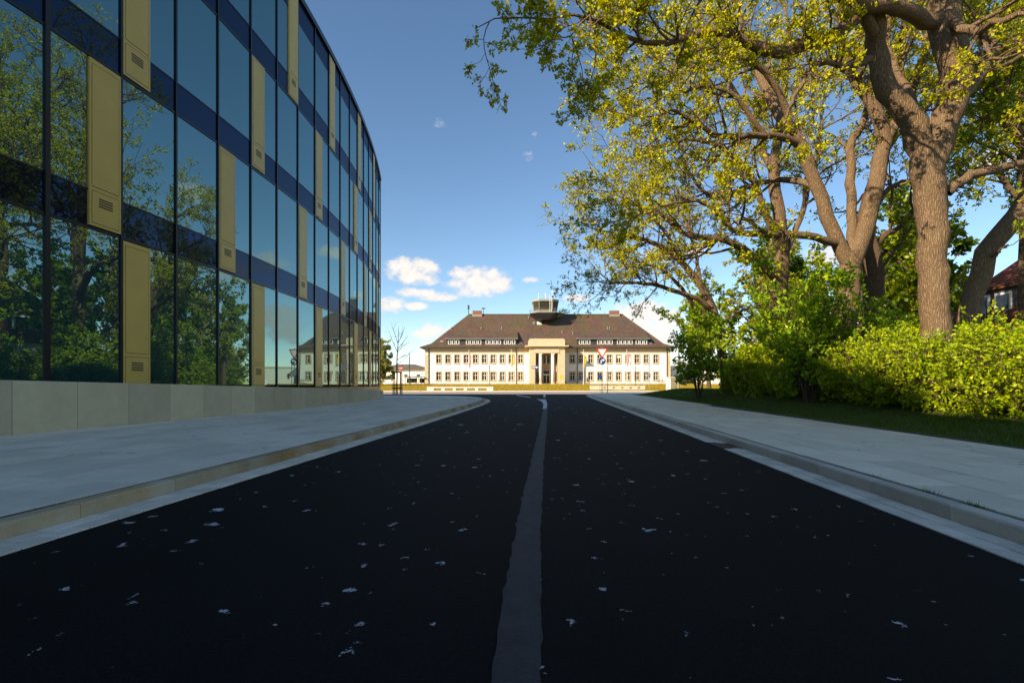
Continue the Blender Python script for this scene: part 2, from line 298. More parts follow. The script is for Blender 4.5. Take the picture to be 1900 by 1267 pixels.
class MB:
    def __init__(s): s.v = []; s.f = []
    def add(s, vs, fs):
        b = len(s.v); s.v += [tuple(v) for v in vs]; s.f += [tuple(i+b for i in f) for f in fs]; return s
    def box(s, x0, x1, y0, y1, z0, z1, M4=None, ch=0):
        if ch:
            pts = [(x0+ch,z0),(x1-ch,z0),(x1,z0),(x1,z1-ch),(x1-ch,z1),(x0+ch,z1),(x0,z1-ch),(x0,z0)]
        vs = [(x,y,z) for z in (z0,z1) for x,y in ((x0,y0),(x1,y0),(x1,y1),(x0,y1))]
        if M4 is not None: vs = [M4 @ Vector(v) for v in vs]
        return s.add(vs, [(3,2,1,0),(4,5,6,7),(0,1,5,4),(1,2,6,5),(2,3,7,6),(3,0,4,7)])
    def cbox(s, c, d, ang=0):
        M4 = Matrix.Translation(c) @ Matrix.Rotation(ang, 4, 'Z'); a, b, e = d
        return s.box(-a/2,a/2,-b/2,b/2,-e/2,e/2,M4)
    def tube(s, pts, r, n=8, cap=True):
        pts = [Vector(p) for p in pts]; rs = r if isinstance(r, (list, tuple)) else [r]*len(pts); vs = []
        for i, p in enumerate(pts):
            t = (pts[min(i+1,len(pts)-1)]-pts[max(i-1,0)]).normalized()
            u = t.cross(Vector((0,0,1))); u = u if u.length > .05 else t.cross(Vector((1,0,0))); u.normalize(); w = t.cross(u)
            vs += [p+(u*math.cos(2*math.pi*k/n)+w*math.sin(2*math.pi*k/n))*rs[i] for k in range(n)]
        fs = [(i*n+k, i*n+(k+1)%n, (i+1)*n+(k+1)%n, (i+1)*n+k) for i in range(len(pts)-1) for k in range(n)]
        if cap: fs += [tuple(range(n))[::-1], tuple((len(pts)-1)*n+k for k in range(n))]
        return s.add(vs, fs)
    def prism(s, poly, a0, a1, axis='y'):
        """extrude 2D polygon; axis y: poly in (x,z); axis z: poly in (x,y); axis x: poly in (y,z)"""
        def p(u, v, a): return {'y':(u,a,v),'z':(u,v,a),'x':(a,u,v)}[axis]
        n = len(poly); vs = [p(u,v,a0) for u,v in poly]+[p(u,v,a1) for u,v in poly]
        return s.add(vs, [tuple(range(n)), tuple(range(2*n-1,n-1,-1))]+[(i,(i+1)%n,n+(i+1)%n,n+i) for i in range(n)])
    def quad(s, *vs): return s.add(vs, [tuple(range(len(vs)))])
    def mesh(s, name, m, smooth=False):
        me = bpy.data.meshes.new(name); me.from_pydata(s.v, [], s.f); me.materials.append(M[m])
        import bmesh
        bm = bmesh.new(); bm.from_mesh(me); bmesh.ops.recalc_face_normals(bm, faces=bm.faces); bm.to_mesh(me); bm.free()
        if smooth: me.polygons.foreach_set('use_smooth', [True]*len(me.polygons))
        me.update(); return me
    def build(s, name, m, parent=None, smooth=False): return link(bpy.data.objects.new(name, s.mesh(name, m, smooth)), parent)
def copy_tree(o, parent=None):
    c = o.copy(); COL.objects.link(c); c.parent = parent
    for ch in list(o.children): copy_tree(ch, c)
    return c
# ------------------------------------------------------------------ lines on the ground
def cr(pts, step=.25):
    p = np.array([pts[0]]+list(pts)+[pts[-1]], float); p[0] = 2*p[1]-p[2]; p[-1] = 2*p[-2]-p[-3]; out = []
    for i in range(1, len(p)-2):
        n = max(2, int(np.linalg.norm(p[i+1]-p[i])/step)); t = np.linspace(0,1,n,endpoint=False)[:,None]
        out.append(.5*((2*p[i])+(-p[i-1]+p[i+1])*t+(2*p[i-1]-5*p[i]+4*p[i+1]-p[i+2])*t**2+(-p[i-1]+3*p[i]-3*p[i+1]+p[i+2])*t**3))
    out.append(p[-2][None]); return np.concatenate(out)
def resamp(line, step):
    d = np.r_[0, np.cumsum(np.linalg.norm(np.diff(line,axis=0),axis=1))]; n = int(d[-1]/step); s = np.arange(n+1)*step
    return np.c_[[np.interp(s, d, line[:,k]) for k in range(line.shape[1])]].T
def offset(line, d):
    t = np.gradient(line, axis=0); t /= np.linalg.norm(t,axis=1)[:,None]; return line+np.c_[-t[:,1], t[:,0]]*d
EL = resamp(cr([(-4.25,-11),(-3.6,-3),(-3.1,3.1),(-2.33,13),(-1.72,22),(-1.4,29),(-1.45,34),(-2.3,39),(-4.4,42.8),(-8.5,45.3),(-15,46.8),(-30,48.5),(-60,51)]), .25)
ER = resamp(cr([(1.75,-11),(2.43,-3),(2.95,3),(3.85,13),(4.65,22),(5.3,29.5),(6.05,38),(6.8,46),(7.5,51.5),(9.2,55.3),(13,57.3),(22,58.3),(60,61)]), .25)
# ------------------------------------------------------------------ ground, road, pavements
g = MB(); g.quad((-3000,-300,-.06),(3000,-300,-.06),(3000,6000,-.06),(-3000,6000,-.06)); tag(g.build('ground','ground'), kind='structure')
g = MB(); g.quad((-75,-14,0),(85,-14,0),(85,57.5,0),(-75,57.5,0)); road = tag(g.build('road','asphalt'), kind='structure')
g = MB(); g.quad((-75,57.5,.0),(85,57.5,.0),(85,76,.02),(-75,76,.02)); tag(g.build('cross_road','far_asphalt'), kind='structure')
g = MB(); g.box(-75,85,76,82.5,-.05,.13); tag(g.build('far_pavement','pale_paving'), kind='structure')
# lawn rising to the terminal
xs = np.linspace(-110,130,81); ys = np.r_[np.linspace(82.5,110,30), [118,200,500]]
def lz(y): return .15+1.12*np.clip((y-82.5)/26,0,1)**.85
X, Y = np.meshgrid(xs, ys); Zl = lz(Y)+rng.normal(0,.012,X.shape)*(Y<109)
idx = np.arange(X.size).reshape(X.shape); q = np.stack([idx[:-1,:-1],idx[:-1,1:],idx[1:,1:],idx[1:,:-1]],-1).reshape(-1,4)
tag(arr_obj('lawn', np.c_[X.ravel(),Y.ravel(),Zl.ravel()], [q], 'lawn', smooth=True), kind='structure')
def blades(name, P, h, w, m, label=None):
    n = len(P); a = rng.uniform(0,2*np.pi,n); hh = h*rng.uniform(.5,1.2,n); ww = w*rng.uniform(.7,1.3,n); ln = rng.normal(0,.35,(n,2))*hh[:,None]
    sd_ = np.c_[np.cos(a)*ww, np.sin(a)*ww, np.zeros(n)]
    V = np.stack([P-sd_, P+sd_, P+np.c_[ln,hh]],1).reshape(-1,3)
    o = arr_obj(name, V, [np.arange(3*n).reshape(-1,3)], m); tag(o, label, 'grass', kind='stuff'); return o
n = 26000; Pg = np.c_[rng.uniform(-32,48,n), 82.6+rng.uniform(0,1,n)**1.3*25, np.zeros(n)]; Pg[:,2] = lz(Pg[:,1])-.02
blades('lawn_grass', Pg, .16, .05, 'grass_lawn', 'short ochre grass covering the lawn before the terminal')
def strip_mesh(a, b, z0, z1): pass
def poly_body(name, loop, z0, z1, m):
    g = MB(); g.prism([tuple(p) for p in loop], z0, z1, 'z'); return tag(g.build(name, m), kind='structure')
LK0, LK1, LS = offset(EL,.32), offset(EL,.47), offset(EL,.525)
RK0, RK1, RS = offset(ER,-.32), offset(ER,-.47), offset(ER,-.525)
# pavement bodies (bed under the slabs)
sidewalk_left = poly_body('pavement_left', list(LK1[:-1])+[(-60,40),(-60,-11)], -.02, .108, 'bedding')
def edgeR(y): return 6.73+.107*y
far_edge = [(edgeR(y), y) for y in np.linspace(-11,49,30)]+[(12.4,51.6),(13.4,53.2),(15.5,54.3),(22,55.2),(60,58)]
sidewalk_right = poly_body('pavement_right', list(RK1[:-1])+[(59.8,58.2)]+far_edge[::-1], -.02, .108, 'bedding')
def along(line, length, gap, y0, y1, start=0):
    """positions of pieces of given length along a line"""
    d = np.r_[0, np.cumsum(np.linalg.norm(np.diff(line,axis=0),axis=1))]; out = []; s = start
    while s+length < d[-1]:
        a = np.array([np.interp(s, d, line[:,k]) for k in (0,1)]); b = np.array([np.interp(s+length, d, line[:,k]) for k in (0,1)])
        c = (a+b)/2
        if y0 < c[1] < y1: out.append((c[0], c[1], math.atan2(b[1]-a[1], b[0]-a[0]), np.linalg.norm(b-a)-gap))
        s += length
    return out
def piece_mesh(name, L, Wd, z0, z1, ch, m):
    """block along x with chamfered top edges"""
    g = MB(); a, b = L/2, Wd/2
    vs = [(-a,-b,z0),(a,-b,z0),(a,b,z0),(-a,b,z0),(-a,-b,z1-ch),(a,-b,z1-ch),(a,b,z1-ch),(-a,b,z1-ch),(-a+ch,-b+ch,z1),(a-ch,-b+ch,z1),(a-ch,b-ch,z1),(-a+ch,b-ch,z1)]
    g.add(vs, [(3,2,1,0),(0,1,5,4),(1,2,6,5),(2,3,7,6),(3,0,4,7),(4,5,9,8),(5,6,10,9),(6,7,11,10),(7,4,8,11),(8,9,10,11)]); return g.mesh(name, m)
def lay(name, plist, me, parent, limit, m, jit=.0015, zj=.0015):
    plist = sorted(plist, key=lambda p: p[0]**2+p[1]**2)
    rest_v = []; rest_f = []; base = np.array([v.co[:] for v in me.vertices]); pf = [tuple(p.vertices) for p in me.polygons]
    vis = [p for p in plist if p[1] > .6 and abs(p[0]) < p[1]*1.08+.5]; oth = [p for p in plist if not (p[1] > .6 and abs(p[0]) < p[1]*1.08+.5)]
    for p in vis[:limit]:
        o = bpy.data.objects.new(name, me); o.location = (p[0]+random.gauss(0,jit), p[1]+random.gauss(0,jit), random.gauss(0,zj)); o.rotation_euler = (random.gauss(0,.0015),random.gauss(0,.0015),p[2]+random.gauss(0,.003)); link(o, parent)
    rest = vis[limit:]+oth; V = []; Q = []
    for i, p in enumerate(rest):
        c, s_ = math.cos(p[2]), math.sin(p[2]); v = base.copy(); x = v[:,0]*c-v[:,1]*s_+p[0]; y = v[:,0]*s_+v[:,1]*c+p[1]; V.append(np.c_[x,y,v[:,2]+random.gauss(0,zj)]); Q.append(np.array([f for f in pf if len(f)==4])+i*len(base))
    if V: tag(arr_obj(name+'s', np.concatenate(V), [np.concatenate(Q)], m, parent), kind='stuff')
# slabs
def slab_list(line, side, width_fn, y0, y1, Ls=.99, Ws=.49):
    out = []
    for r in range(40):
        off = (r+.5)*Ws+.004; ln = offset(line, side*off)
        for x, y, a, L in along(ln, Ls, .008, y0, y1, start=(r%2)*Ls*.5+(r%3)*.07):
            if width_fn(x, y, off): out.append((x,y,a))
    return out
def ok_left(x, y, off):
    xc = -8.15-(y-22.85)**2/172
    return x > xc-.2
ml = piece_mesh('paving_slab', .977, .477, .02, .12, .003, 'slab'); lay('paving_slab', slab_list(LS, 1, ok_left, -4, 33.5), ml, sidewalk_left, 300, 'slab')
def ok_right(x, y, off): return x < edgeR(y)-.24
mr_ = piece_mesh('paving_slab', .977, .477, .02, .12, .003, 'slab_warm'); lay('paving_slab', slab_list(RS, -1, ok_right, -3, 49.5), mr_, sidewalk_right, 300, 'slab_warm')
# topping of the far corners, where single slabs can no longer be told apart
def top_sheet(name, loop, m, parent):
    g = MB(); g.prism([tuple(p) for p in loop], .109, .119, 'z'); return g.build(name, m, parent)
k = [i for i in range(len(LS)) if LS[i][1] > 33.9]; top_sheet('corner_paving', [tuple(LS[i]) for i in k][:-1]+[(-58,40),(-58,33.9)], 'slab', sidewalk_left)
k = [i for i in range(len(RS)) if RS[i][1] > 49.9]; top_sheet('corner_paving', [tuple(RS[i]) for i in k]+[(59,58.2)]+[p for p in far_edge[::-1] if p[1] > 49.9], 'slab_warm', sidewalk_right)
# kerbs, edging strips, gutters
def kerbs(side, line, lk0, lk1, ls, mk, nm):
    root = tag(bpy.data.objects.new('kerb_'+nm, None), kind='structure'); COL.objects.link(root)
    mid = offset(line, side*.395); me = piece_mesh('kerb_stone', .994, .15, -.03, .123, .014, mk)
    for x, y, a, L in along(mid, 1.0, .006, -4, 60):
        o = bpy.data.objects.new('kerb_stone', me); o.location = (x,y,random.gauss(0,.0015)); o.rotation_euler = (0,0,a+random.gauss(0,.003)); link(o, root)
    mid = offset(line, side*.498); me = piece_mesh('edging_strip', .984, .046, .03, .116, .004, 'edging')
    for x, y, a, L in along(mid, 1.0, .006, -3, 50):
        o = bpy.data.objects.new('edging_strip', me); o.location = (x,y,random.gauss(0,.002)); o.rotation_euler = (0,0,a+random.gauss(0,.004)); link(o, root)
    gut = tag(bpy.data.objects.new('gutter_'+nm, None), kind='structure'); COL.objects.link(gut)
    me = piece_mesh('gutter_paver', .230, .148, -.04, .010, .004, 'gutter'); pl = []
    for r in (.08,.24): pl += [p[:3] for p in along(offset(line, side*r), .242, .006, -3, 56, start=.12*(r > .1))]
    if side < 0: pl = [p for p in pl if not 8.35 < p[1] < 9.2]
    lay('gutter_paver', pl, me, gut, 300, 'gutter', zj=.0012)
kerbs(1, EL, LK0, LK1, LS, 'kerb', 'left'); kerbs(-1, ER, RK0, RK1, RS, 'kerb_grey', 'right')
# drain grate in the right gutter
yg = 8.78; i = int(np.argmin(abs(ER[:,1]-yg))); gx, gy = offset(ER,-.16)[i]; ga = math.atan2(ER[i+1][1]-ER[i][1], ER[i+1][0]-ER[i][0])
dg = thing('drain_grate', 'rusty iron drain grate set in the gutter under the grass-side kerb', 'drain', (gx,gy,0)); T4 = Matrix.Translation((gx,gy,0)) @ Matrix.Rotation(ga,4,'Z')
g = MB(); [g.box(a,b,c,d,-.03,.012,T4) for a,b,c,d in ((-.4,.4,-.155,-.12),(-.4,.4,.12,.155),(-.4,-.365,-.12,.12),(.365,.4,-.12,.12))]; g.build('frame','rust',dg)
for k in range(9):
    g = MB(); g.box(-.365+.0811*k+.03,-.365+.0811*k+.064,-.12,.12,-.03,.009,T4); g.build('bar','rust',dg)
# removed centre line: ground-off strip with ragged edges, arrow and dashes
cl = resamp(cr([(-.0,1.5),(.105,3.45),(.367,7.26),(.83,13.5),(1.40,21.5),(1.62,24.5),(1.95,30)]), .06)
wj = np.convolve(rng.normal(0,1,len(cl)), np.ones(2)/2, 'same')*.008; wk = np.convolve(rng.normal(0,1,len(cl)), np.ones(2)/2, 'same')*.008
wid = .088+.003*np.sin(np.arange(len(cl))*.05)
t = np.gradient(cl,axis=0); t /= np.linalg.norm(t,axis=1)[:,None]; nn = np.c_[-t[:,1],t[:,0]]
A = cl+nn*(wid+wj)[:,None]; Bq = cl-nn*(wid+wk)[:,None]; V = np.r_[np.c_[A,np.full(len(A),.004)],np.c_[Bq,np.full(len(A),.004)]]; k = np.arange(len(A)-1)
tag(arr_obj('ground_off_line', V, [np.c_[k+len(A),k+len(A)+1,k+1,k]], 'strip', road), kind='structure')
def ground_poly(name, pix, m, z=.005):
    g = MB(); g.quad(*[(fx(px,(CAMH-z)*F/(py-HZ)), (CAMH-z)*F/(py-HZ), z) for px,py in pix]); return g.build(name, m, road)
ground_poly('arrow_marking', [(1013.8,758),(1015.2,752),(1015,747.4),(1013.6,743.5),(1012.3,740.6),(995.7,740.6),(1000.5,742.2),(1004.5,744.6),(1007.6,748),(1008.4,752),(1006.6,758.3)], 'paint')
ground_poly('dash_marking', [(1008.2,736.7),(1012.2,736.7),(1011.8,731.6),(1008.6,731.6)], 'paint')
ground_poly('stop_dash', [(957,733.4),(983,737.4),(985,736.5),(960,732.8)], 'paint')
# ------------------------------------------------------------------ verge on the right
def sm(t): t = np.clip(t,0,1); return t*t*(3-2*t)
def verge_z(x, y): 
    d = x-edgeR(y); return .10+(.27+.0085*np.clip(y,0,40))*sm(d/3.4)*(1-.5*sm((y-44)/9))
ys = np.linspace(-11,53.2,90); ds = np.r_[np.linspace(0,6,25), np.linspace(6.6,70,30)]
Yg, Dg = np.meshgrid(ys, ds, indexing='ij'); round_ = np.clip((Yg-48.5)/4.7,0,1)**2*3.0*np.exp(-Dg/6); Xg = edgeR(Yg)+Dg+round_
Zg = verge_z(Xg,Yg)+rng.normal(0,.012,Xg.shape)*(Dg>.3)
idx = np.arange(Xg.size).reshape(Xg.shape); q = np.stack([idx[:-1,:-1],idx[:-1,1:],idx[1:,1:],idx[1:,:-1]],-1).reshape(-1,4)[:,::-1]
tag(arr_obj('verge', np.c_[Xg.ravel(),Yg.ravel(),Zg.ravel()], [q], 'verge', smooth=True), kind='structure')
n = 120000; yy = 5.5+rng.uniform(0,1,n)**1.6*47; dd = rng.uniform(0,1,n)**.9*5.5-.03; xx = edgeR(yy)+dd+np.clip((yy-48.5)/4.7,0,1)**2*3.0*np.exp(-np.clip(dd,0,9)/6)
keep = (xx < yy*1.12+.5)&(rng.uniform(0,1,n) < np.clip(.25+dd/.5,0,1)); Pg = np.c_[xx,yy,verge_z(xx,yy)-.01][keep]
blades('verge_grass', Pg, .085, .010, 'grass', 'dark green grass on the shaded strip between pavement and bushes')
# ------------------------------------------------------------------ glass office building (left)
XA, YA, RR, MOD, S0 = -8.5, 22.85, 86.0, 1.675, -12.55
CX = XA-RR
def arc(s, off=0.): a = s/RR; return (CX+(RR+off)*math.cos(a), YA+(RR+off)*math.sin(a))
I0, I1 = -10, 16
ZB = .92; ZR = [ZB, CAMH+3.45, CAMH+3.45+3.79, CAMH+3.45+7.58]; ZT = CAMH+15.35; ZG3 = ZT-.92
office = thing('office_building', 'curved dark glass office building with gold panels beside the left pavement', 'building', (-20,20,0))
def fbox(mb, i, u0, u1, z0, z1, n0, n1):
    p0 = Vector((*arc(S0+MOD*i),0)); p1 = Vector((*arc(S0+MOD*(i+1)),0)); t = p1-p0; nrm = Vector((t.y,-t.x,0)).normalized()
    vs = []
    for z in (z0,z1):
        for u, d in ((u0,n1),(u1,n1),(u1,n0),(u0,n0)): q = p0+t*u+nrm*d; vs.append((q.x,q.y,z))
    return mb.add(vs, [(3,2,1,0),(4,5,6,7),(0,1,5,4),(1,2,6,5),(2,3,7,6),(3,0,4,7)])
# core behind the panes, back and end walls
ring = [arc(S0+MOD*i, -.12) for i in range(I0, I1+2)]
g = MB(); g.prism(ring+[(-34,ring[-1][1]+.3),(-34,-26),(-14.6,-26)], 0, ZT-.05, 'z'); g.build('core','dark_core',office)  # straight run beyond the arc is out of view, shaped to shade the foreground
g = MB(); cap = [arc(S0+MOD*i,.10) for i in range(I0,I1+2)]; capi = [arc(S0+MOD*i,-.5) for i in range(I0,I1+2)]
g.prism(cap+capi[::-1], ZT+.03, ZT+.26, 'z'); g.build('roof_edge','mullion',office)
gold_at = {}
for r, lst in enumerate(([1,4,7,13,16,-2,-5,-8],[3,6,9,12,15,18,-3,-6],[1,4,7,13,16,-2,-5,-8],[2,8,11,14,17,-1,-4,-7])):
    for i in lst: gold_at[(r,i)] = 's'
for r, i in ((0,10),(1,0),(2,10),(3,5)): gold_at[(r,i)] = 'e'
for i in range(I0, I1+2):
    g = MB(); w = .026 if i != 0 else .05
    p = Vector((*arc(S0+MOD*i),0)); a = (S0+MOD*i)/RR; M4 = Matrix.Translation(p) @ Matrix.Rotation(a,4,'Z')
    g.box(-.08,.05,-w,w,ZB,ZT+.02,M4); g.build('mullion','mullion',office)
gw = .46
for r in range(4):
    z0 = ZR[r]; z1 = ZR[r+1] if r < 3 else ZT
    zs = z0+.84 if r else z0+.10
    zt = z1-.03 if r < 3 else ZG3
    for i in range(I0, I1+1):
        kind = gold_at.get((r,i)); ua, ub = .02, .98
        if kind:
            u0, u1 = (.02, .02+gw) if kind == 's' else (.98-gw, .98)
            ua, ub = (u1+.012, .98) if kind == 's' else (.02, u0-.012)
            g = MB(); fbox(g,i,u0,u1,z0+.06,z1-.06,-.08,.055); gp = g.build('gold_panel','gold',office)
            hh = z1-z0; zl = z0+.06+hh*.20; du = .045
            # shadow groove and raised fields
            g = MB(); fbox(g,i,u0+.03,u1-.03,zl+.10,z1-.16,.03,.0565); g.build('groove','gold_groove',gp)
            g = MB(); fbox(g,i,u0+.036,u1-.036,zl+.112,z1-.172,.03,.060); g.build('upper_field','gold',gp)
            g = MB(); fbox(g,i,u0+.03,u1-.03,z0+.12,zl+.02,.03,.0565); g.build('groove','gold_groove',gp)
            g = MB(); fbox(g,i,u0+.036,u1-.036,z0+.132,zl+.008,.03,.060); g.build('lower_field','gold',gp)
            for k in range(4):
                zz = zl-.13-.055*k; g = MB(); fbox(g,i,u0+.13,u1-.13,zz-.015,zz+.015,.03,.063); g.build('vent_slot','black',gp)
        jit = random.gauss(0,.0012)
        g = MB(); fbox(g,i,ua,ub,zs+.02,zt,-.06,.012); o = g.build('glass_pane','glass',office)
        if r:
            g = MB(); fbox(g,i,ua,ub,z0+.03,zs-.02,-.06,.010); g.build('spandrel_panel','spandrel',office)
        if r == 3:
            g = MB(); fbox(g,i,ua,ub,ZG3+.03,ZT,-.06,.010); g.build('spandrel_panel','spandrel',office)
def transom(za, zb, n1, name='transom'):
    g = MB()
    for i in range(I0,I1+1): fbox(g,i,-.0,1.,za,zb,-.08,n1)
    g.build(name,'mullion',office)
for r in range(4):
    transom(ZR[r]-.03,ZR[r]+.03,.03)
    if r: transom(ZR[r]+.82,ZR[r]+.86,.022)
transom(ZG3,ZG3+.03,.022); transom(.1,ZR[0]-.031,.03,'base_strip')
# concrete plinth wall
plinth = thing('plinth_wall', 'low wall of pale concrete blocks along the foot of the glass building', 'wall', (-8.2,20,0))
def ptop(y): return 1.115-.0182*(y-10)
s = -28.0
while True:
    s1 = s+1.215; a0, a1 = arc(s+.006,.34), arc(s1-.006,.34)
    if a0[1] > 36.6: break
    b0, b1 = arc(s+.006,.10), arc(s1-.006,.10); z0, z1 = ptop(a0[1]), ptop(a1[1]); ch = .012
    vs = [(*a0,.05),(*a1,.05),(*b1,.05),(*b0,.05),(*a0,z0-ch),(*a1,z1-ch),(*b1,z1),(*b0,z0)]
    c0, c1 = arc(s+.006,.34-ch), arc(s1-.006,.34-ch); vs += [(*c0,z0),(*c1,z1)]
    g = MB(); g.add(vs, [(3,2,1,0),(0,1,5,4),(4,5,9,8),(8,9,6,7),(1,2,6,9,5),(2,3,7,6),(3,0,4,8,7)]); g.build('concrete_block','concrete',plinth)
    s = s1
g = MB(); pr = [arc(-28+k*.5,.335-.02) for k in range(int((s+28)/.5)+1)]; pi_ = [arc(-28+k*.5,.12) for k in range(int((s+28)/.5)+1)]
g.prism(pr+pi_[::-1], .05, .55, 'z'); g.build('joint_core','joint',plinth)
# ------------------------------------------------------------------ terminal building
TZ = 112.0; TB = fz(712.3,TZ)
def X_(px): return fx(px,TZ)
def Z_(py): return fz(py,TZ)
term = thing('terminal_building', 'white two-storey airport terminal with brown hipped roof, portico and control tower', 'building', (X_(1016),TZ,TB))
x0, x1 = X_(788.5), X_(1244); zt = Z_(643.5); DEP = 20.5
cols = [814,831,848,865,882,898.5,915,932,948.5,966,1062,1078.5,1096,1113,1130.5,1147.5,1165,1182,1199,1217]
holes = [(X_(c)-.5,X_(c)+.5,Z_(yb),Z_(ya)) for c in cols for ya, yb in ((658.5,673.5),(690.5,705.5))]
def wall_holes(mb, x0, x1, z0, z1, y, holes, depth):
    xs = sorted({x0,x1,*[h[0] for h in holes],*[h[1] for h in holes]}); zs = sorted({z0,z1,*[h[2] for h in holes],*[h[3] for h in holes]})
    for i in range(len(xs)-1):
        for j in range(len(zs)-1):
            cx, cz = (xs[i]+xs[i+1])/2, (zs[j]+zs[j+1])/2
            if any(h[0]<cx<h[1] and h[2]<cz<h[3] for h in holes): continue
            mb.quad((xs[i],y,zs[j]),(xs[i+1],y,zs[j]),(xs[i+1],y,zs[j+1]),(xs[i],y,zs[j+1]))
    for a,b,c,d in holes:
        e = y+depth; mb.quad((a,y,c),(b,y,c),(b,e,c),(a,e,c)); mb.quad((a,y,d),(b,y,d),(b,e,d),(a,e,d)); mb.quad((a,y,c),(a,y,d),(a,e,d),(a,e,c)); mb.quad((b,y,c),(b,y,d),(b,e,d),(b,e,c))
g = MB(); wall_holes(g, x0, x1, TB-.6, zt, TZ, holes, .22)
g.quad((x0,TZ,TB-.6),(x0,TZ+DEP,TB-.6),(x0,TZ+DEP,zt),(x0,TZ,zt)); g.quad((x1,TZ,TB-.6),(x1,TZ+DEP,TB-.6),(x1,TZ+DEP,zt),(x1,TZ,zt)); g.quad((x0,TZ+DEP,TB-.6),(x1,TZ+DEP,TB-.6),(x1,TZ+DEP,zt),(x0,TZ+DEP,zt))
g.build('wall','white_wall',term)
g = MB(); g.box(x0-.03,x1+.03,TZ-.05,TZ+DEP+.05,Z_(655),zt-.01); g.build('frieze','frieze',term)
for side, xq in ((-1,x0),(1,x1)):
    for k in range(14):
        L = .9 if k%2 else .6; zq = TB+k*.46
        g = MB(); g.box(min(xq-.04*side*-1,xq-side*L) if side<0 else xq-L, max(xq+.04,xq+L) if side<0 else xq+.04, TZ-.04, TZ+.5, zq+.012, zq+.448)
        g.build('quoin','sandstone',term)
for c in cols:
    for ya, yb in ((658.5,673.5),(690.5,705.5)):
        xc, za, zb = X_(c), Z_(yb), Z_(ya)
        g = MB(); g.box(xc-.5,xc+.5,TZ+.16,TZ+.2,za,zb); wn = g.build('window','dark_glass',term)
        g = MB()
        for a,b,c_,d in ((-.5,-.42,za,zb),(.42,.5,za,zb),(-.05,.05,za,zb)): g.box(xc+a,xc+b,TZ+.10,TZ+.155,c_,d)
        for zc in (za+.05,zb-.05,za+.62*(zb-za)): g.box(xc-.42,xc-.05,TZ+.105,TZ+.15,zc-.045,zc+.045); g.box(xc+.05,xc+.42,TZ+.105,TZ+.15,zc-.045,zc+.045)
        g.build('frame','white_frame',wn)
        g = MB(); w = .2
        g.box(xc-.5-w,xc-.5,TZ-.07,TZ+.1,za-w,zb+w); g.box(xc+.5,xc+.5+w,TZ-.07,TZ+.1,za-w,zb+w); g.box(xc-.5,xc+.5,TZ-.07,TZ+.1,zb,zb+w); g.box(xc-.5,xc+.5,TZ-.12,TZ+.1,za-w,za)
        g.build('surround','surround',wn)
        if random.random() < .35 and ya < 660:
            g = MB(); hgt = random.uniform(.3,.9)*(zb-za); g.box(xc-.42,xc+.42,TZ+.156,TZ+.159,zb-hgt,zb-.05); g.build('blind','white_frame',wn)
for px in (795.5,957.5,1071,1237):
    g = MB(); g.tube([(X_(px),TZ-.16,TB),(X_(px),TZ-.16,Z_(648)),(X_(px),TZ-.5,Z_(643))],.09,6); g.build('downpipe','metal_dark',term)
# roof
ov = .95; ex0, ex1, ey0, ey1 = x0-ov, x1+ov, TZ-ov, TZ+DEP+ov; ez = Z_(644.2); RY = (ey0+ey1)/2; rz = fz(583.6,RY); rx0, rx1 = fx(869,RY), fx(1156,RY)
kz = ez+.9; ki = 2.1   # slight kick at the eaves
def hip(mb):
    a = [(ex0,ey0,ez),(ex1,ey0,ez),(ex1,ey1,ez),(ex0,ey1,ez)]; b = [(ex0+ki,ey0+ki,kz),(ex1-ki,ey0+ki,kz),(ex1-ki,ey1-ki,kz),(ex0+ki,ey1-ki,kz)]; r0, r1 = (rx0,RY,rz),(rx1,RY,rz)
    for i in range(4): mb.quad(a[i],a[(i+1)%4],b[(i+1)%4],b[i])
    mb.quad(b[0],b[1],r1,r0); mb.quad(b[1],b[2],r1); mb.quad(b[2],b[3],r0,r1); mb.quad(b[3],b[0],r0); mb.quad(*[(p[0],p[1],p[2]-.02) for p in a])
g = MB(); hip(g); roof = g.build('roof','roof',term)
g = MB(); g.box(ex0-.05,ex1+.05,ey0-.1,ey0+.12,ez-.2,ez-.02); g.box(ex0-.1,ex0+.12,ey0,ey1,ez-.2,ez-.02); g.box(ex1-.12,ex1+.1,ey0,ey1,ez-.2,ez-.02); g.build('gutter','metal_dark',roof)
g = MB(); g.tube([(rx0,RY,rz+.02),(rx1,RY,rz+.02)],.14,6); g.build('ridge_tile','roof',roof)
sl = (rz-kz)/(RY-ey0-ki)
def rsurf(z): return ey0+ki+(z-kz)/sl           # y of front roof plane at height z
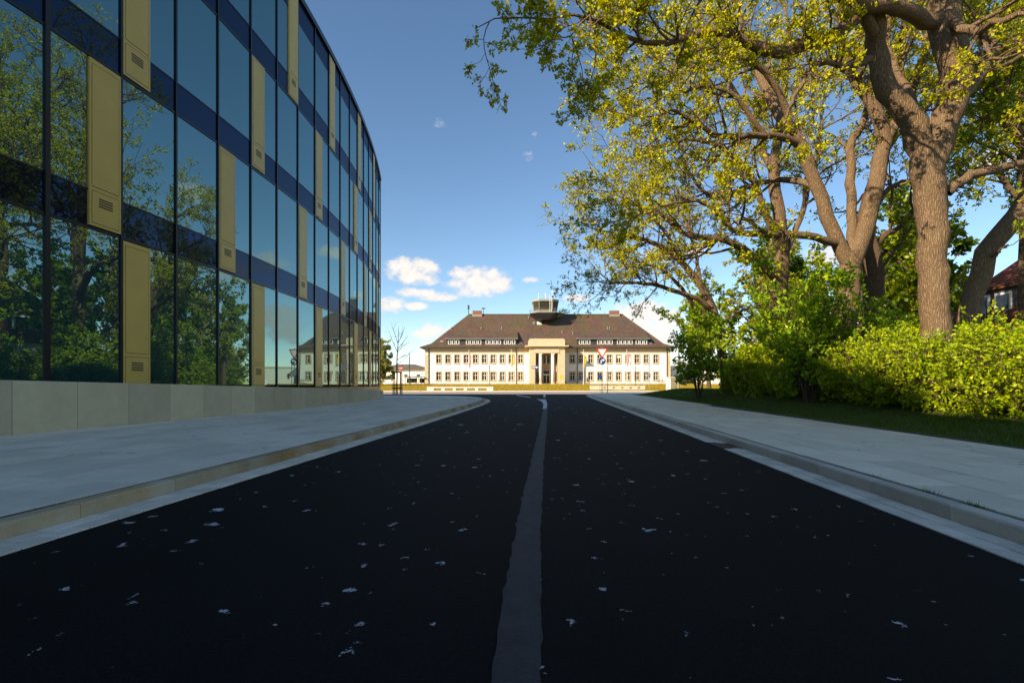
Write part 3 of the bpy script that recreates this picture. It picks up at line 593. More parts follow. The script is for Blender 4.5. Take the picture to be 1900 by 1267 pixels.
def dormer(pa, pb, label):
    zb0, zb1 = fz(641.0,TZ+.6), fz(629.2,TZ+.6); xa, xb = fx(pa,TZ+.6), fx(pb,TZ+.6); yf = TZ+.75
    dm = bpy.data.objects.new('dormer', None); dm['part'] = 1
    zt_ = zb1+2.0; yt = rsurf(zt_)
    g = MB(); g.box(xa,xb,yf,rsurf(zb1)+.5,zb0-.4,zb1); d = g.build('dormer','dormer_dark',term)
    g = MB(); g.add([(xa-.35,yf-.45,zb1-.02),(xb+.35,yf-.45,zb1-.02),(xb+.35,yt,zt_),(xa-.35,yt,zt_),(xa-.35,yf-.45,zb1+.16),(xb+.35,yf-.45,zb1+.16),(xb+.35,yt,zt_+.16),(xa-.35,yt,zt_+.16)],[(3,2,1,0),(4,5,6,7),(0,1,5,4),(1,2,6,5),(2,3,7,6),(3,0,4,7)]); g.build('dormer_roof','roof',d)
    g = MB(); g.box(xa-.35,xb+.35,yf-.52,yf-.45,zb1-.0,zb1+.14); g.build('fascia','metal_grey',d)
    bpy.data.objects.remove(dm)
    w = (xb-xa)/16.6; cen = []
    for st, n_ in ((.75,3),(5.0,4),(9.65,4),(14.0,3)):
        cen += [xa+w*(st+.5+k*.95-.45) for k in range(n_)]
    for c in cen:
        g = MB(); g.box(c-.24,c+.24,yf-.04,yf-.02,zb0+.25,zb1-.22); wn = g.build('dormer_window','dark_glass',d)
        g = MB(); 
        for a,b,e,f_ in ((-.36,-.2,zb0+.15,zb1-.12),(.2,.36,zb0+.15,zb1-.12)): g.box(c+a,c+b,yf-.09,yf-.005,e,f_)
        g.box(c-.2,c+.2,yf-.085,yf-.005,zb1-.27,zb1-.13); g.box(c-.2,c+.2,yf-.085,yf-.005,zb0+.16,zb0+.36); g.build('frame','white_frame',wn)
dormer(828,958,''); dormer(1071,1203,'')
for pa, pb in ((877.3,894),(1131,1148)):
    a, b = fx(pa,RY), fx(pb,RY); g = MB(); g.box(a,b,RY-.7,RY+.7,rz-1.2,fz(577.8,RY)); ch = g.build('chimney','brick_red',roof)
    g = MB(); g.box(a-.12,b+.12,RY-.82,RY+.82,rz-.6,rz-.1); g.build('chimney_flashing','tower_pale',ch)
    g = MB(); g.box(a-.06,b+.06,RY-.76,RY+.76,fz(577.8,RY),fz(577.0,RY)); g.build('chimney_cap','metal_grey',ch)
for px, py0, py1, rr in ((869.5,584,573,.1),(897,584,573,.07),(1031.5,584,577,.04),(1064,584,577.5,.04),(1122,584,576,.04)):
    g = MB(); x = fx(px,RY); g.tube([(x,RY,fz(py0,RY)-.2),(x,RY,fz(py1,RY))],rr,6)
    if px == 869.5: g.box(x-.2,x+.2,RY-.2,RY+.2,fz(574,RY),fz(566.3,RY))
    if px == 897: g.tube([(x-.45,RY,fz(572.4,RY)),(x+.45,RY,fz(572.4,RY))],.14,6)
    g.build('antenna','metal_dark',roof)
for px, py, w, h, m in ((1000.6,600.2,.52,.45,'white_frame'),(990.5,600,.28,.38,'metal_grey'),(1206,637,.4,.3,'metal_grey'),(967,636,.4,.3,'metal_grey'),(820,634,.4,.3,'metal_grey')):
    z = Z_(py)+.9 if py < 620 else Z_(py)+.2; y = rsurf(z); z = fz(py,y); y = rsurf(z); x = fx(px,y)
    g = MB(); t_ = Vector((0,1,sl)).normalized(); nn_ = Vector((0,-sl,1)).normalized(); c = Vector((x,y,z)); vs = []
    for d in (.0,.12):
        for a,b in ((-w,-h*1.3),(w,-h*1.3),(w,h*1.3),(-w,h*1.3)): vs.append(c+Vector((a,0,0))+t_*b+nn_*d)
    g.add(vs,[(3,2,1,0),(4,5,6,7),(0,1,5,4),(1,2,6,5),(2,3,7,6),(3,0,4,7)]); g.build('skylight',m,roof)
for px, py in ((837,612),(893,611),(931,611),(981,590),(1030,589.5),(1127,611),(1043,618),(1063,621),(1131,611)):
    z = Z_(py)+.9; y = rsurf(z); z = fz(py,y); y = rsurf(z); x = fx(px,y); g = MB(); g.tube([(x,y,z-.1),(x,y-.05,z+.55)],.1,6); g.build('vent_pipe','tower_pale',roof)
# portico
PY = TZ-4.0
def xp(px): return fx(px,PY)
def zp(py): return fz(py,PY)
port = bpy.data.objects.new('portico', None)
pb = MB(); pb.box(xp(982.5),xp(993.8),PY,TZ-.06,TB-.6,zp(646)); po = pb.build('portico','sandstone',term)
g = MB(); g.box(xp(1035.3),xp(1048.2),PY,TZ-.06,TB-.6,zp(646)); g.build('pier','sandstone',po)
g = MB(); g.box(xp(982.5),xp(1048.2),PY+.01,TZ-.06,zp(646)+.002,zp(643.2)); g.box(xp(992),xp(1038),PY-.12,PY+.6,zp(655),zp(646.2)); g.build('entablature','frieze',po)
g = MB(); g.box(xp(974.5),xp(1055),PY-.75,TZ-.06,zp(643.1),zp(641)); g.build('cornice','sandstone',po)
g = MB(); g.box(xp(981.5),xp(1048.2),PY-.05,TZ+2,zp(640.9),zp(630)); g.box(xp(983),xp(1046.5),PY,TZ+2,zp(630)+.002,zp(628.2)); g.build('attic','sandstone',po)
for pa, pb_ in ((1000.2,1005.8),(1022.8,1028.8)):
    g = MB(); xc, r = (xp(pa)+xp(pb_))/2, (xp(pb_)-xp(pa))/2; g.tube([(xc,PY+r+.1,TB-.3),(xc,PY+r+.1,zp(657.2))],[r,r*.95],16); c_ = g.build('column','white_wall',po,True)
    g = MB(); g.box(xc-r*1.15,xc+r*1.15,PY+.02,PY+2.2*r+.1,zp(657.2)+.004,zp(655)-.002); g.build('capital','white_wall',c_)
    g = MB(); g.box(xc-r*1.2,xc+r*1.2,PY+.02,PY+2.2*r+.1,TB-.29,TB+.1); g.build('base','white_wall',c_)
g = MB(); g.box(xp(993.8),xp(1035.3),TZ-1.2,TZ-.07,TB-.6,zp(646)-.002); g.build('entrance_wall','tuff',po)
yd = TZ-1.2
def xd(px): return fx(px,yd)
def zd(py): return fz(py,yd)
g = MB(); g.box(xd(1007.4),xd(1020.4),yd-.06,yd-.002,TB-.3,zd(686.5)); dr = g.build('entrance_door','white_frame',po)
for a,b,c,d in ((1008.3,1013.2,710.5,696.2),(1014.4,1019.4,710.5,696.2),(1008.3,1019.4,694,687.3)): g = MB(); g.box(xd(a),xd(b),yd-.08,yd-.062,max(TB-.28,zd(c)),zd(d)); g.build('door_glass','dark_glass',dr)
g = MB(); g.box(xd(1006.8),xd(1021),yd-.06,yd-.002,zd(676),zd(659)); wu = g.build('upper_window','surround',po)
for a,b in ((1008,1012.6),(1015,1019.8)):
    for c,d in ((674.3,664.8),(664.1,660.2)): g = MB(); g.box(xd(a),xd(b),yd-.085,yd-.062,zd(c),zd(d)); g.build('pane','dark_glass',wu)
g = MB(); g.box(xd(1013),xd(1014.6),yd-.1,yd-.062,zd(675),zd(659.6)); g.build('frame','white_frame',wu)
for a,b in ((995.5,999),(1030.6,1033.5)):
    for c,d in ((676,661),(708,690)): g = MB(); g.box(xd(a),xd(b),yd-.05,yd-.002,zd(c),zd(d)); g.build('side_window','dark_glass',po)
g = MB(); g.box(xp(1038.3),xp(1042.6),PY-.05,PY-.002,zp(703.3),zp(696)); sgn = g.build('yellow_notice','yellow',po)
g = MB(); g.quad(*[(xp(1040.4)+dx,PY-.054,zp(698.6)+dz) for dx,dz in ((-.12,0),(0,-.13),(.12,0),(0,.13))]); g.build('notice_mark','black',sgn)
bpy.data.objects.remove(port)
# control tower cab
CY = RY-3.0; cxp = fx(1011.5,CY); rw = CY/F
def oct_(cx, cy, hw, hd, ch): return [(cx-hw+ch,cy-hd),(cx+hw-ch,cy-hd),(cx+hw,cy-hd+ch),(cx+hw,cy+hd-ch),(cx+hw-ch,cy+hd),(cx-hw+ch,cy+hd),(cx-hw,cy+hd-ch),(cx-hw,cy-hd+ch)]
def loft(mb, a, za, b, zb):
    n = len(a); vs = [(*p,za) for p in a]+[(*p,zb) for p in b]; return mb.add(vs,[(i,(i+1)%n,n+(i+1)%n,n+i) for i in range(n)]+[tuple(range(n))[::-1],tuple(range(n,2*n))])
def zc(py): return fz(py,CY-3)
o0 = oct_(cxp,CY,15*rw,2.2,1.2); o1 = oct_(cxp,CY,28.5*rw,3.4,1.5); o2 = oct_(cxp,CY,20*rw,2.4,1.1); o3 = oct_(cxp,CY,24.5*rw,3.0,1.4)
g = MB(); loft(g,o0,zc(592),o1,zc(580.2)); tw = g.build('control_tower','tower_dark',term)
g = MB(); loft(g,o1,zc(580.2)+.003,o1,zc(578.8)); g.build('balcony','tower_pale',tw)
g = MB(); loft(g,o2,zc(578.8)+.003,oct_(cxp,CY,20.8*rw,2.5,1.15),zc(573.8)); g.build('parapet','tower_pale',tw)
g = MB(); loft(g,oct_(cxp,CY,20.6*rw,2.45,1.12),zc(573.8)+.003,oct_(cxp,CY,23.2*rw,2.85,1.35),zc(558.2)); g.build('cab_glass','tower_glass',tw)
g = MB(); loft(g,o3,zc(558.2)+.003,oct_(cxp,CY,24*rw,2.9,1.4),zc(554.2)); g.build('cab_roof','tower_pale',tw)
oa, ob = oct_(cxp,CY,20.8*rw,2.5,1.15), oct_(cxp,CY,23.4*rw,2.88,1.37)
for (ax,ay),(bx,by) in zip(oa,ob): g = MB(); g.tube([(ax,ay,zc(574)),(bx,by,zc(558))],.09,5); g.build('cab_post','tower_pale',tw)
for h_ in (576.2,574,571.5):
    g = MB(); pts = [(*p,zc(h_)) for p in oct_(cxp,CY,28.2*rw,3.35,1.5)]; g.tube(pts+[pts[0]],.025,4); g.build('railing','metal_grey',tw)
for p in oct_(cxp,CY,28.2*rw,3.35,1.5): g = MB(); g.tube([(*p,zc(579)),(*p,zc(571.3))],.03,4); g.build('railing_post','metal_grey',tw)
for px, top, ball in ((998.5,543,None),(1011,542.5,None),(1023.5,538,549.5)):
    x = fx(px,CY); g = MB(); g.tube([(x,CY-2.2,zc(554.4)),(x,CY-2.2,zc(top))],.05,5); g.tube([(x,CY-2.2,zc(top+4)),(x,CY-2.2,zc(top+1.5))],.13,6); mst = g.build('mast','white',tw)
    if ball: g = MB(); g.tube([(x,CY-2.2,zc(551.5)),(x,CY-2.2,zc(550.8)),(x,CY-2.2,zc(549.5)),(x,CY-2.2,zc(548)),(x,CY-2.2,zc(547.4))],[.1,.28,.34,.28,.1],8); g.build('beacon','tower_dark',mst)
xl = fx(1021.7,CY-3.1)
for dx in (-.22,.22): g = MB(); g.tube([(xl+dx,CY-3.5,zc(579)),(xl+dx,CY-3.5,zc(549))],.04,4); g.build('ladder_rail','white',tw)
for k in range(9): g = MB(); g.tube([(xl-.22,CY-3.5,zc(577-k*3)),(xl+.22,CY-3.5,zc(577-k*3))],.03,4); g.build('ladder_rung','white',tw)
# ------------------------------------------------------------------ far side buildings
def low_building(name, label, x0,x1,y0,y1,z0,z1,mw,roofh,mr,windows,doorway=None):
    b = thing(name,label,'building',((x0+x1)/2,y0,z0)); g = MB(); g.box(x0,x1,y0,y1,z0-.5,z1); g.build('wall',mw,b)
    g = MB()
    if roofh: 
        o=.5; i_=(y1-y0)/2+o; loft(g,[(x0-o,y0-o),(x1+o,y0-o),(x1+o,y1+o),(x0-o,y1+o)],z1,[(x0+i_*.8,(y0+y1)/2-.1),(x1-i_*.8,(y0+y1)/2-.1),(x1-i_*.8,(y0+y1)/2+.1),(x0+i_*.8,(y0+y1)/2+.1)],z1+roofh)
    else: g.box(x0-.2,x1+.2,y0-.2,y1+.2,z1+.003,z1+.35)
    g.build('roof',mr,b)
    for a,c,d,e in windows:
        g = MB(); g.box(a,c,y0-.05,y0-.003,d,e); w = g.build('window','dark_glass',b)
        g = MB(); g.box(a-.1,c+.1,y0-.12,y0-.003,d-.15,d-.004); g.build('sill','white_frame',w)
    if doorway: g = MB(); a,c,d,e = doorway; g.box(a,c,y0-.06,y0-.003,d,e); g.build('gateway','dark_glass',b)
    return b
Y1 = 128
low_building('annex_building','low white annex with grey hipped roof behind the no-entry sign',fx(690,Y1),fx(800,Y1),Y1,Y1+12,1.2,fz(686.5,Y1),'white_wall',1.7,'roof_grey',[(fx(750,Y1),fx(756,Y1),fz(699,Y1),fz(694.5,Y1)),(fx(773,Y1),fx(779.5,Y1),fz(699,Y1),fz(694.5,Y1)),(fx(725,Y1),fx(731,Y1),fz(699,Y1),fz(694.5,Y1))])
Y2 = 118
low_building('annex_building','low flat-roofed white annex with dark gateway behind the grey lamp mast',fx(1246,Y2),fx(1420,Y2),Y2,Y2+14,1.2,fz(681,Y2),'white_wall',0,'white_wall',[(fx(1300,Y2),fx(1306,Y2),fz(702,Y2),fz(692,Y2)),(fx(1330,Y2),fx(1336,Y2),fz(702,Y2),fz(692,Y2))],(fx(1250,Y2),fx(1290,Y2),1.2,fz(696,Y2)))
def glass_shelter(px0,px1,label):
    Yc = 112; z0 = 1.25; b = thing('bus_shelter',label,'shelter',(fx((px0+px1)/2,Yc),Yc,z0)); a,c = fx(px0,Yc),fx(px1,Yc)
    for x in (a,(a+c)/2,c): g = MB(); g.box(x-.06,x+.06,Yc,Yc+.12,z0-.1,fz(699,Yc)); g.build('post','metal_dark',b)
    g = MB(); g.add([(a-.2,Yc-.6,fz(700.5,Yc)),(c+.2,Yc-.6,fz(700.5,Yc)),(c+.2,Yc+1.6,fz(698,Yc)),(a-.2,Yc+1.6,fz(698,Yc)),(a-.2,Yc-.6,fz(700,Yc)),(c+.2,Yc-.6,fz(700,Yc)),(c+.2,Yc+1.6,fz(697.4,Yc)),(a-.2,Yc+1.6,fz(697.4,Yc))],[(3,2,1,0),(4,5,6,7),(0,1,5,4),(1,2,6,5),(2,3,7,6),(3,0,4,7)]); g.build('roof','metal_grey',b)
    g = MB(); g.box(a,c,Yc+1.4,Yc+1.45,z0+.2,fz(701.5,Yc)); g.build('glass_back','dark_glass',b)
glass_shelter(752,772,'dark glass shelter beside the slim lamp post before the cream annex'); glass_shelter(776,787.5,'dark glass shelter touching the corner of the white terminal')
# low slotted concrete walls before the lawn
def slot_wall(pa,pb,pt,pbm,slots,st,sb,Yw,label):
    b = thing('bench_wall',label,'wall',(fx((pa+pb)/2,Yw),Yw,.12)); z0,z1 = .10,fz(pt,Yw); a,c = fx(pa,Yw),fx(pb,Yw); zs0,zs1 = fz(sb,Yw),fz(st,Yw)
    g = MB(); xs = [a]+[fx(v,Yw) for s_ in slots for v in s_]+[c]
    for i in range(0,len(xs),2): g.box(xs[i],xs[i+1],Yw,Yw+.5,z0,z1)
    for s_ in slots: u,v = fx(s_[0],Yw),fx(s_[1],Yw); g.box(u,v,Yw,Yw+.5,zs1,z1-.002); g.box(u,v,Yw,Yw+.5,z0,zs0)
    g.build('wall_body','pale_paving',b); g = MB(); g.box(a-.05,c+.05,Yw-.05,Yw+.55,z1+.002,z1+.1); g.build('coping','pale_paving',b)
slot_wall(792,915,718.3,725.5,[(804.5,819),(825,840),(845.5,860.5),(866.5,881.5),(887,903)],720,724.2,81.5,'long white slotted bench wall before the lawn on the glass-building side')
slot_wall(1095.5,1197,716.3,722,[(1119.5,1124.5),(1136.5,1141.5),(1152.5,1157.5),(1167.5,1173.5),(1183,1188.5)],717.8,720.8,84,'white slotted bench wall behind the give-way sign')
# ------------------------------------------------------------------ signs, masts, flags
def post(root, x, y, z0, z1, r=.035, m='metal_grey', name='post'): g = MB(); g.tube([(x,y,z0),(x,y,z1)],r,8); return g.build(name,m,root)
def disc(root,name,x,y,z,r,m,n=28,th=.02):
    g = MB(); g.prism([(x+r*math.cos(2*math.pi*k/n),z+r*math.sin(2*math.pi*k/n)) for k in range(n)],y-th,y,'y'); return g.build(name,m,root)
YS = 55.3; x = fx(1117,YS)
sg = thing('traffic_sign','red-bordered white give-way triangle above blue right-turn disc on one post','sign',(x,YS,.12)); post(sg,x,YS,.1,fz(644,YS),.04)
def tri(cx,cz,s,rr):
    out = []; c = [(-s/2,s*.289),(s/2,s*.289),(0,-s*.577)]
    for i,(a,b) in enumerate(c):
        th0 = (120,0,240)[i] if False else None
        d = Vector((a,b)).normalized(); ang = math.atan2(d.y,d.x)
        for k in range(-3,4): t_ = ang+k*R_(20); q = Vector((a,b))-d*rr*2; out.append((cx+q.x+rr*math.cos(t_),cz+q.y+rr*math.sin(t_)))
    return out
s_ = 22*YS/F; zt_ = fz(652.5,YS)
cen = sorted(tri(x,zt_,s_*1.06,.04), key=lambda p: math.atan2(p[1]-zt_,p[0]-x))
g = MB(); g.prism(cen,YS-.075,YS-.05,'y'); tp = g.build('give_way_plate','red',sg)
cen = sorted(tri(x,zt_,s_*.72,.03), key=lambda p: math.atan2(p[1]-zt_,p[0]-x)); g = MB(); g.prism(cen,YS-.08,YS-.076,'y'); g.build('white_field','white',tp)
zc_ = fz(669.7,YS); rd = 7.5*YS/F
dp = disc(sg,'right_turn_plate',x,YS-.05,zc_,rd,'blue'); g = MB(); rr = rd
ring = [(x+rr*1.0*math.cos(t)*1.0,zc_+rr*1.0*math.sin(t)) for t in np.linspace(0,2*math.pi,33)]
for k in range(32):
    a,b = ring[k],ring[k+1]; c,d = [(x+(p[0]-x)*.93,zc_+(p[1]-zc_)*.93) for p in (b,a)]; g.quad((a[0],YS-.073,a[1]),(b[0],YS-.073,b[1]),(c[0],YS-.073,c[1]),(d[0],YS-.073,d[1]))
g.build('white_rim','white',dp)
def poly2(root,name,pts,y,m): g = MB(); g.prism(pts,y-.004,y,'y'); return g.build(name,m,root)
u = rd
arrow = [(-.38,-.62),(-.12,-.62),(-.12,-.02),(-.02,.1),(.18,.1),(.18,-.18),(.72,.23),(.18,.62),(.18,.36),(-.1,.36),(-.38,.08)]
poly2(dp,'turn_arrow',[(x+a*u,zc_+b*u) for a,b in arrow],YS-.075,'white')
YP = 56.2; x = fx(1127.5,YP); p_ = thing('marker_post','thin bare metal post beside the give-way sign','post',(x,YP,.12)); post(p_,x,YP,.1,fz(673,YP),.045); g = MB(); g.tube([(x,YP,fz(673,YP)),(x,YP,fz(672,YP))],.06,8); g.build('cap','metal_dark',p_)
YO = 78; x = fx(992.5,YO); sg = thing('one_way_sign','blue one-way sign with white arrow on a thin post before the portico','sign',(x,YO,.12)); post(sg,x,YO,.05,fz(679,YO),.05,'metal_grey')
g = MB(); g.box(fx(986,YO),fx(999.5,YO),YO-.09,YO-.06,fz(684,YO),fz(679,YO)); pl = g.build('plate','blue',sg)
g = MB(); a,b = fx(986.6,YO),fx(998.9,YO); zz = fz(681.5,YO); h_ = 1.7*YO/F
g.prism([(a,zz-h_*.45),(b-.32,zz-h_*.45),(b-.32,zz-h_),(b,zz),(b-.32,zz+h_),(b-.32,zz+h_*.45),(a,zz+h_*.45)],YO-.097,YO-.093,'y'); g.build('arrow','white',pl)
YN = 74; x = fx(743.8,YN); sg = thing('no_entry_sign','round red no-entry sign with white bar behind the staked young tree','sign',(x,YN,.12)); post(sg,x,YN,.05,fz(679,YN),.04)
r = 3.7*YN/F; dp = disc(sg,'plate',x,YN-.05,fz(683,YN),r,'red'); g = MB(); g.box(x-r*.75,x+r*.75,YN-.078,YN-.073,fz(683,YN)-r*.18,fz(683,YN)+r*.18); g.build('bar','white',dp)
def lamp_post(px,pt,Yl,label,r=.08,z0=.1):
    x = fx(px,Yl); b = thing('lamp_post',label,'lamp post',(x,Yl,z0)); post(b,x,Yl,z0-.1,fz(pt+6,Yl),r,'metal_dark'); g = MB(); g.tube([(x,Yl,fz(pt+6,Yl)),(x,Yl,fz(pt+2,Yl))],r*.5,6); g.tube([(x,Yl,fz(pt+2,Yl)),(x,Yl,fz(pt,Yl))],r*1.1,8); g.build('lamp_head','metal_dark',b)
lamp_post(759.5,656,100,'slim dark lamp post before the cream annex roof',.1,.95); lamp_post(908.5,671,100,'short dark lamp post before the upper windows near the yellow flag',.08,.95)
lamp_post(1179.5,673,100,'plain grey lamp post before the windows next to the striped flag',.07,.95)
YK = 88; x = fx(1204.7,YK); b = thing('parking_sign','blue parking sign on a grey post before the far windows','sign',(x,YK,.4)); post(b,x,YK,.2,fz(664,YK),.075); g = MB(); g.box(x-.2,x+.2,YK-.12,YK-.09,fz(700,YK),fz(693,YK)); pl = g.build('plate','blue',b); g = MB(); g.box(x-.09,x-.05,YK-.13,YK-.123,fz(698.6,YK),fz(694.4,YK)); g.tube([(x-.05,YK-.126,fz(694.7,YK)),(x+.08,YK-.126,fz(695.2,YK)),(x+.08,YK-.126,fz(696.2,YK)),(x-.05,YK-.126,fz(696.8,YK))],.02,4); g.build('parking_letter','white',pl)
YK = 70; x = fx(1113,YK); b = thing('small_blue_sign','small blue plate on a thin post behind the right-turn disc','sign',(x,YK,.1)); post(b,x,YK,.0,fz(692,YK),.04); g = MB(); g.box(x-.26,x+.26,YK-.08,YK-.05,fz(701,YK),fz(695,YK)); g.build('plate','blue',b)
Yl = 58; x = fx(1259,Yl); b = thing('lamp_mast','tall grey lamp mast beside the white cabinet at the grass end','lamp post',(x,Yl,.3)); g = MB(); g.tube([(x,Yl,.0),(x,Yl,fz(628,Yl))],[.13,.1],10); g.build('mast','metal_grey',b); g = MB(); g.box(x-.18,x+.9,Yl-.15,Yl+.15,fz(628,Yl),fz(626,Yl)); g.build('lamp_head','metal_dark',b)
Yc = 60; z0 = .2; b = thing('utility_cabinet','white-sided utility cabinet with olive front at the grass end','cabinet',(fx(1246,Yc),Yc,z0)); g = MB(); g.box(fx(1238.5,Yc),fx(1254,Yc),Yc+.03,Yc+.6,.0,fz(700.5,Yc)); g.build('body','white_wall',b); g = MB(); g.box(fx(1244.5,Yc),fx(1253.6,Yc),Yc-.01,Yc+.028,.25,fz(701.3,Yc)); g.build('door','cabinet_olive',b); g = MB(); g.box(fx(1238,Yc),fx(1254.6,Yc),Yc-.04,Yc+.65,fz(700.5,Yc)+.002,fz(699.5,Yc)); g.build('lid','white_wall',b)
def flag(px,Yf,kind,label,side=1,long=14.):
    x = fx(px,Yf); z0 = lz(Yf); b = thing('flagpole',label,'flag',(x,Yf,float(z0))); g = MB(); g.tube([(x,Yf,z0-.1),(x,Yf,fz(648,Yf))],[.07,.035],8); g.build('pole','white',b)
    zt_ = fz(650,Yf); nu, nv = 7, 16; zb = fz(650+long*2.4,Yf)
    def sheet(m,name,u0,u1,par):
        V = []; 
        for j in range(nv+1):
            v = j/nv
            for i in range(nu+1):
                uu = u0+(u1-u0)*i/nu; wdt = (.35+.75*v*(1-.25*v))*side*(1 if kind != 'yellow' else .55)
                V.append((x+.05*side+uu*wdt*(.8+.3*math.sin(v*5)), Yf-.08+.14*math.sin(uu*9+v*4), zt_+(zb-zt_)*(v*.93+.07*uu)-.5*uu*(1-v)))
        Q = [(j*(nu+1)+i,j*(nu+1)+i+1,(j+1)*(nu+1)+i+1,(j+1)*(nu+1)+i) for j in range(nv) for i in range(nu)]
        return arr_obj(name,np.array(V),[np.array(Q)],m,par,True)
    if kind == 'yellow': c = sheet('yellow','cloth',0,1,b)
    else: c = sheet('pink','cloth',0,.5,b); sheet('white','stripe',.5,1,c)
flag(870,104,'st','red and white flag hanging from its pole at the tower-side wing far from the portico'); flag(948.5,104,'yellow','yellow flag hanging from its pole between the red-white flag and the portico',1,13.5)
flag(1082.5,104,'yellow','yellow flag on its pole between portico and give-way sign',1,13.5); flag(1163,104,'st','red and white flag on its pole behind the slotted wall end',1,13)
# bicycles and two seated people at the foot of the terminal
def bicycle(px,label,rot):
    Yb = 110; x = fx(px,Yb); z0 = 1.27; b = thing('bicycle',label,'bicycle',(x,Yb,z0),group='bicycles parked along the terminal wall')
    c,s_ = math.cos(rot),math.sin(rot)
    def P(a,h): return (x+a*c,Yb+a*s_,z0+h)
    for a in (-.52,.52): g = MB(); g.tube([P(a+.34*math.cos(t),.34+.34*math.sin(t)) for t in np.linspace(0,2*math.pi,15)],.025,4,False); g.build('wheel','black',b)
    g = MB(); [g.tube([P(*q) for q in l],.025,4) for l in (((-.52,.34),(-.18,.85)),((-.52,.34),(0,.3)),((0,.3),(-.2,.85)),((0,.3),(.4,.8)),((-.18,.78),(.38,.85)),((.52,.34),(.36,1.0)))]; g.build('frame','metal_dark',b)
    g = MB(); g.box(x-.3*c-.1,x-.3*c+.18,Yb-.05,Yb+.05,z0+.86,z0+.92); g.build('saddle','black',b); g = MB(); g.tube([P(.36,1.0),P(.28,1.05)],.03,4); g.build('handlebar','black',b)
bicycle(944,'dark bicycle parked at the wall by the yellow-flag wing',.15); bicycle(928,'dark bicycle leaning where the wall meets two lower windows',-.2); bicycle(1231,'dark bicycle near the white cabinet corner of the terminal',.1); bicycle(1226,'dark bicycle parked just off the terminal\'s downpipe corner',.3)
def person(px,label,face,shirt):
    Yb = 108.6; x = fx(px,Yb); z0 = float(lz(Yb))
    b = thing('person',label,'person',(x,Yb,z0)); me = bpy.data.meshes.new('body')
    j = {'pel':(0,0,.46),'ch':(-.05,0,.85),'nk':(-.05,0,1.05),'hd':(-.02,0,1.22),'top':(-.02,0,1.33),'kl':(.42,-.1,.5),'fl':(.45,-.12,.06),'tl':(.6,-.12,.04),'kr':(.42,.1,.48),'fr':(.5,.12,.06),'tr':(.64,.12,.04),'sl':(-.06,-.2,.98),'el':(.08,-.26,.75),'hl':(.32,-.12,.68),'sr':(-.06,.2,.98),'er':(.08,.26,.75),'hr':(.32,.12,.68)}
    ed = [('pel','ch'),('ch','nk'),('nk','hd'),('hd','top'),('pel','kl'),('kl','fl'),('fl','tl'),('pel','kr'),('kr','fr'),('fr','tr'),('ch','sl'),('sl','el'),('el','hl'),('ch','sr'),('sr','er'),('er','hr')]
    ks = list(j); c,s_ = math.cos(face),math.sin(face)
    me.from_pydata([(x+a*c-d*s_,Yb+a*s_+d*c,z0+h) for a,d,h in j.values()],[(ks.index(a),ks.index(q)) for a,q in ed],[]); me.materials.append(M[shirt]); o = link(bpy.data.objects.new('body',me),b)
    md = o.modifiers.new('skin','SKIN'); rad = {'pel':.15,'ch':.17,'nk':.06,'hd':.10,'top':.08}
    for k_, v in zip(ks, me.skin_vertices[0].data): r = rad.get(k_,.07 if k_[0] in 'k' else .05); v.radius = (r,r); v.use_root = (k_ == 'pel')
    o.modifiers.new('sub','SUBSURF').levels = 1
    g = MB(); g.box(x-.35,x+.35,Yb-.2+.0,Yb+.25,z0-.05,z0+.40); g.build('seat_stone','tuff',b)
    g = MB(); cx_,cy_ = x-.03*c,Yb-.03*s_; g.tube([(cx_,cy_,z0+1.24),(cx_,cy_,z0+1.3),(cx_,cy_,z0+1.37),(cx_,cy_,z0+1.4)],[.1,.125,.1,.03],8); g.build('hair','black',b,True)
person(1046,'person in dark clothes sitting at the portico\'s pier below the yellow notice',.3,'cloth_dark'); person(1090,'person in dark clothes sitting beside the yellow flag nearest the give-way sign',.1,'cloth_dark')
# ------------------------------------------------------------------ trees
def unit(v): return v/np.maximum(np.linalg.norm(v,axis=-1,keepdims=True),1e-9)
def tubes(P, Rd, sides, rough=0.):
    """P (N,K,3), Rd (N,K) -> verts, quads"""
    N,K,_ = P.shape; T = unit(np.gradient(P,axis=1)); ref = np.where(np.abs(T[...,2:3])>.9,np.array([1.,0,0]),np.array([0,0,1.]))
    ref = np.broadcast_to(ref[:,:1],T.shape) if N else ref
    U = unit(np.cross(T,ref)); Wv = np.cross(T,U); th = np.arange(sides)*2*np.pi/sides
    rr = Rd[:,:,None]*np.ones(sides)
    if rough: rr = rr*(1+rough*np.sin(th*2+rng.uniform(0,6,(N,1,1)))*.5+rough*rng.normal(0,.45,(N,K,sides)))
    V = P[:,:,None,:]+rr[...,None]*(np.cos(th)[None,None,:,None]*U[:,:,None,:]+np.sin(th)[None,None,:,None]*Wv[:,:,None,:])
    i = np.arange(N*K*sides).reshape(N,K,sides); j = np.roll(i,-1,axis=2)
    Q = np.stack([i[:,:-1],j[:,:-1],j[:,1:],i[:,1:]],-1).reshape(-1,4)
    return V.reshape(-1,3), Q
def grow(start, d, L, K, wig, up, droop=0.):
    N = len(start); P = np.zeros((N,K,3)); P[:,0] = start; d = unit(d)
    for k in range(1,K):
        d = unit(d+rng.normal(0,wig,(N,3))+np.array([0,0,1.])*up-np.array([0,0,1.])*droop*(k/K)); P[:,k] = P[:,k-1]+d*(L/(K-1))[:,None]
    return P
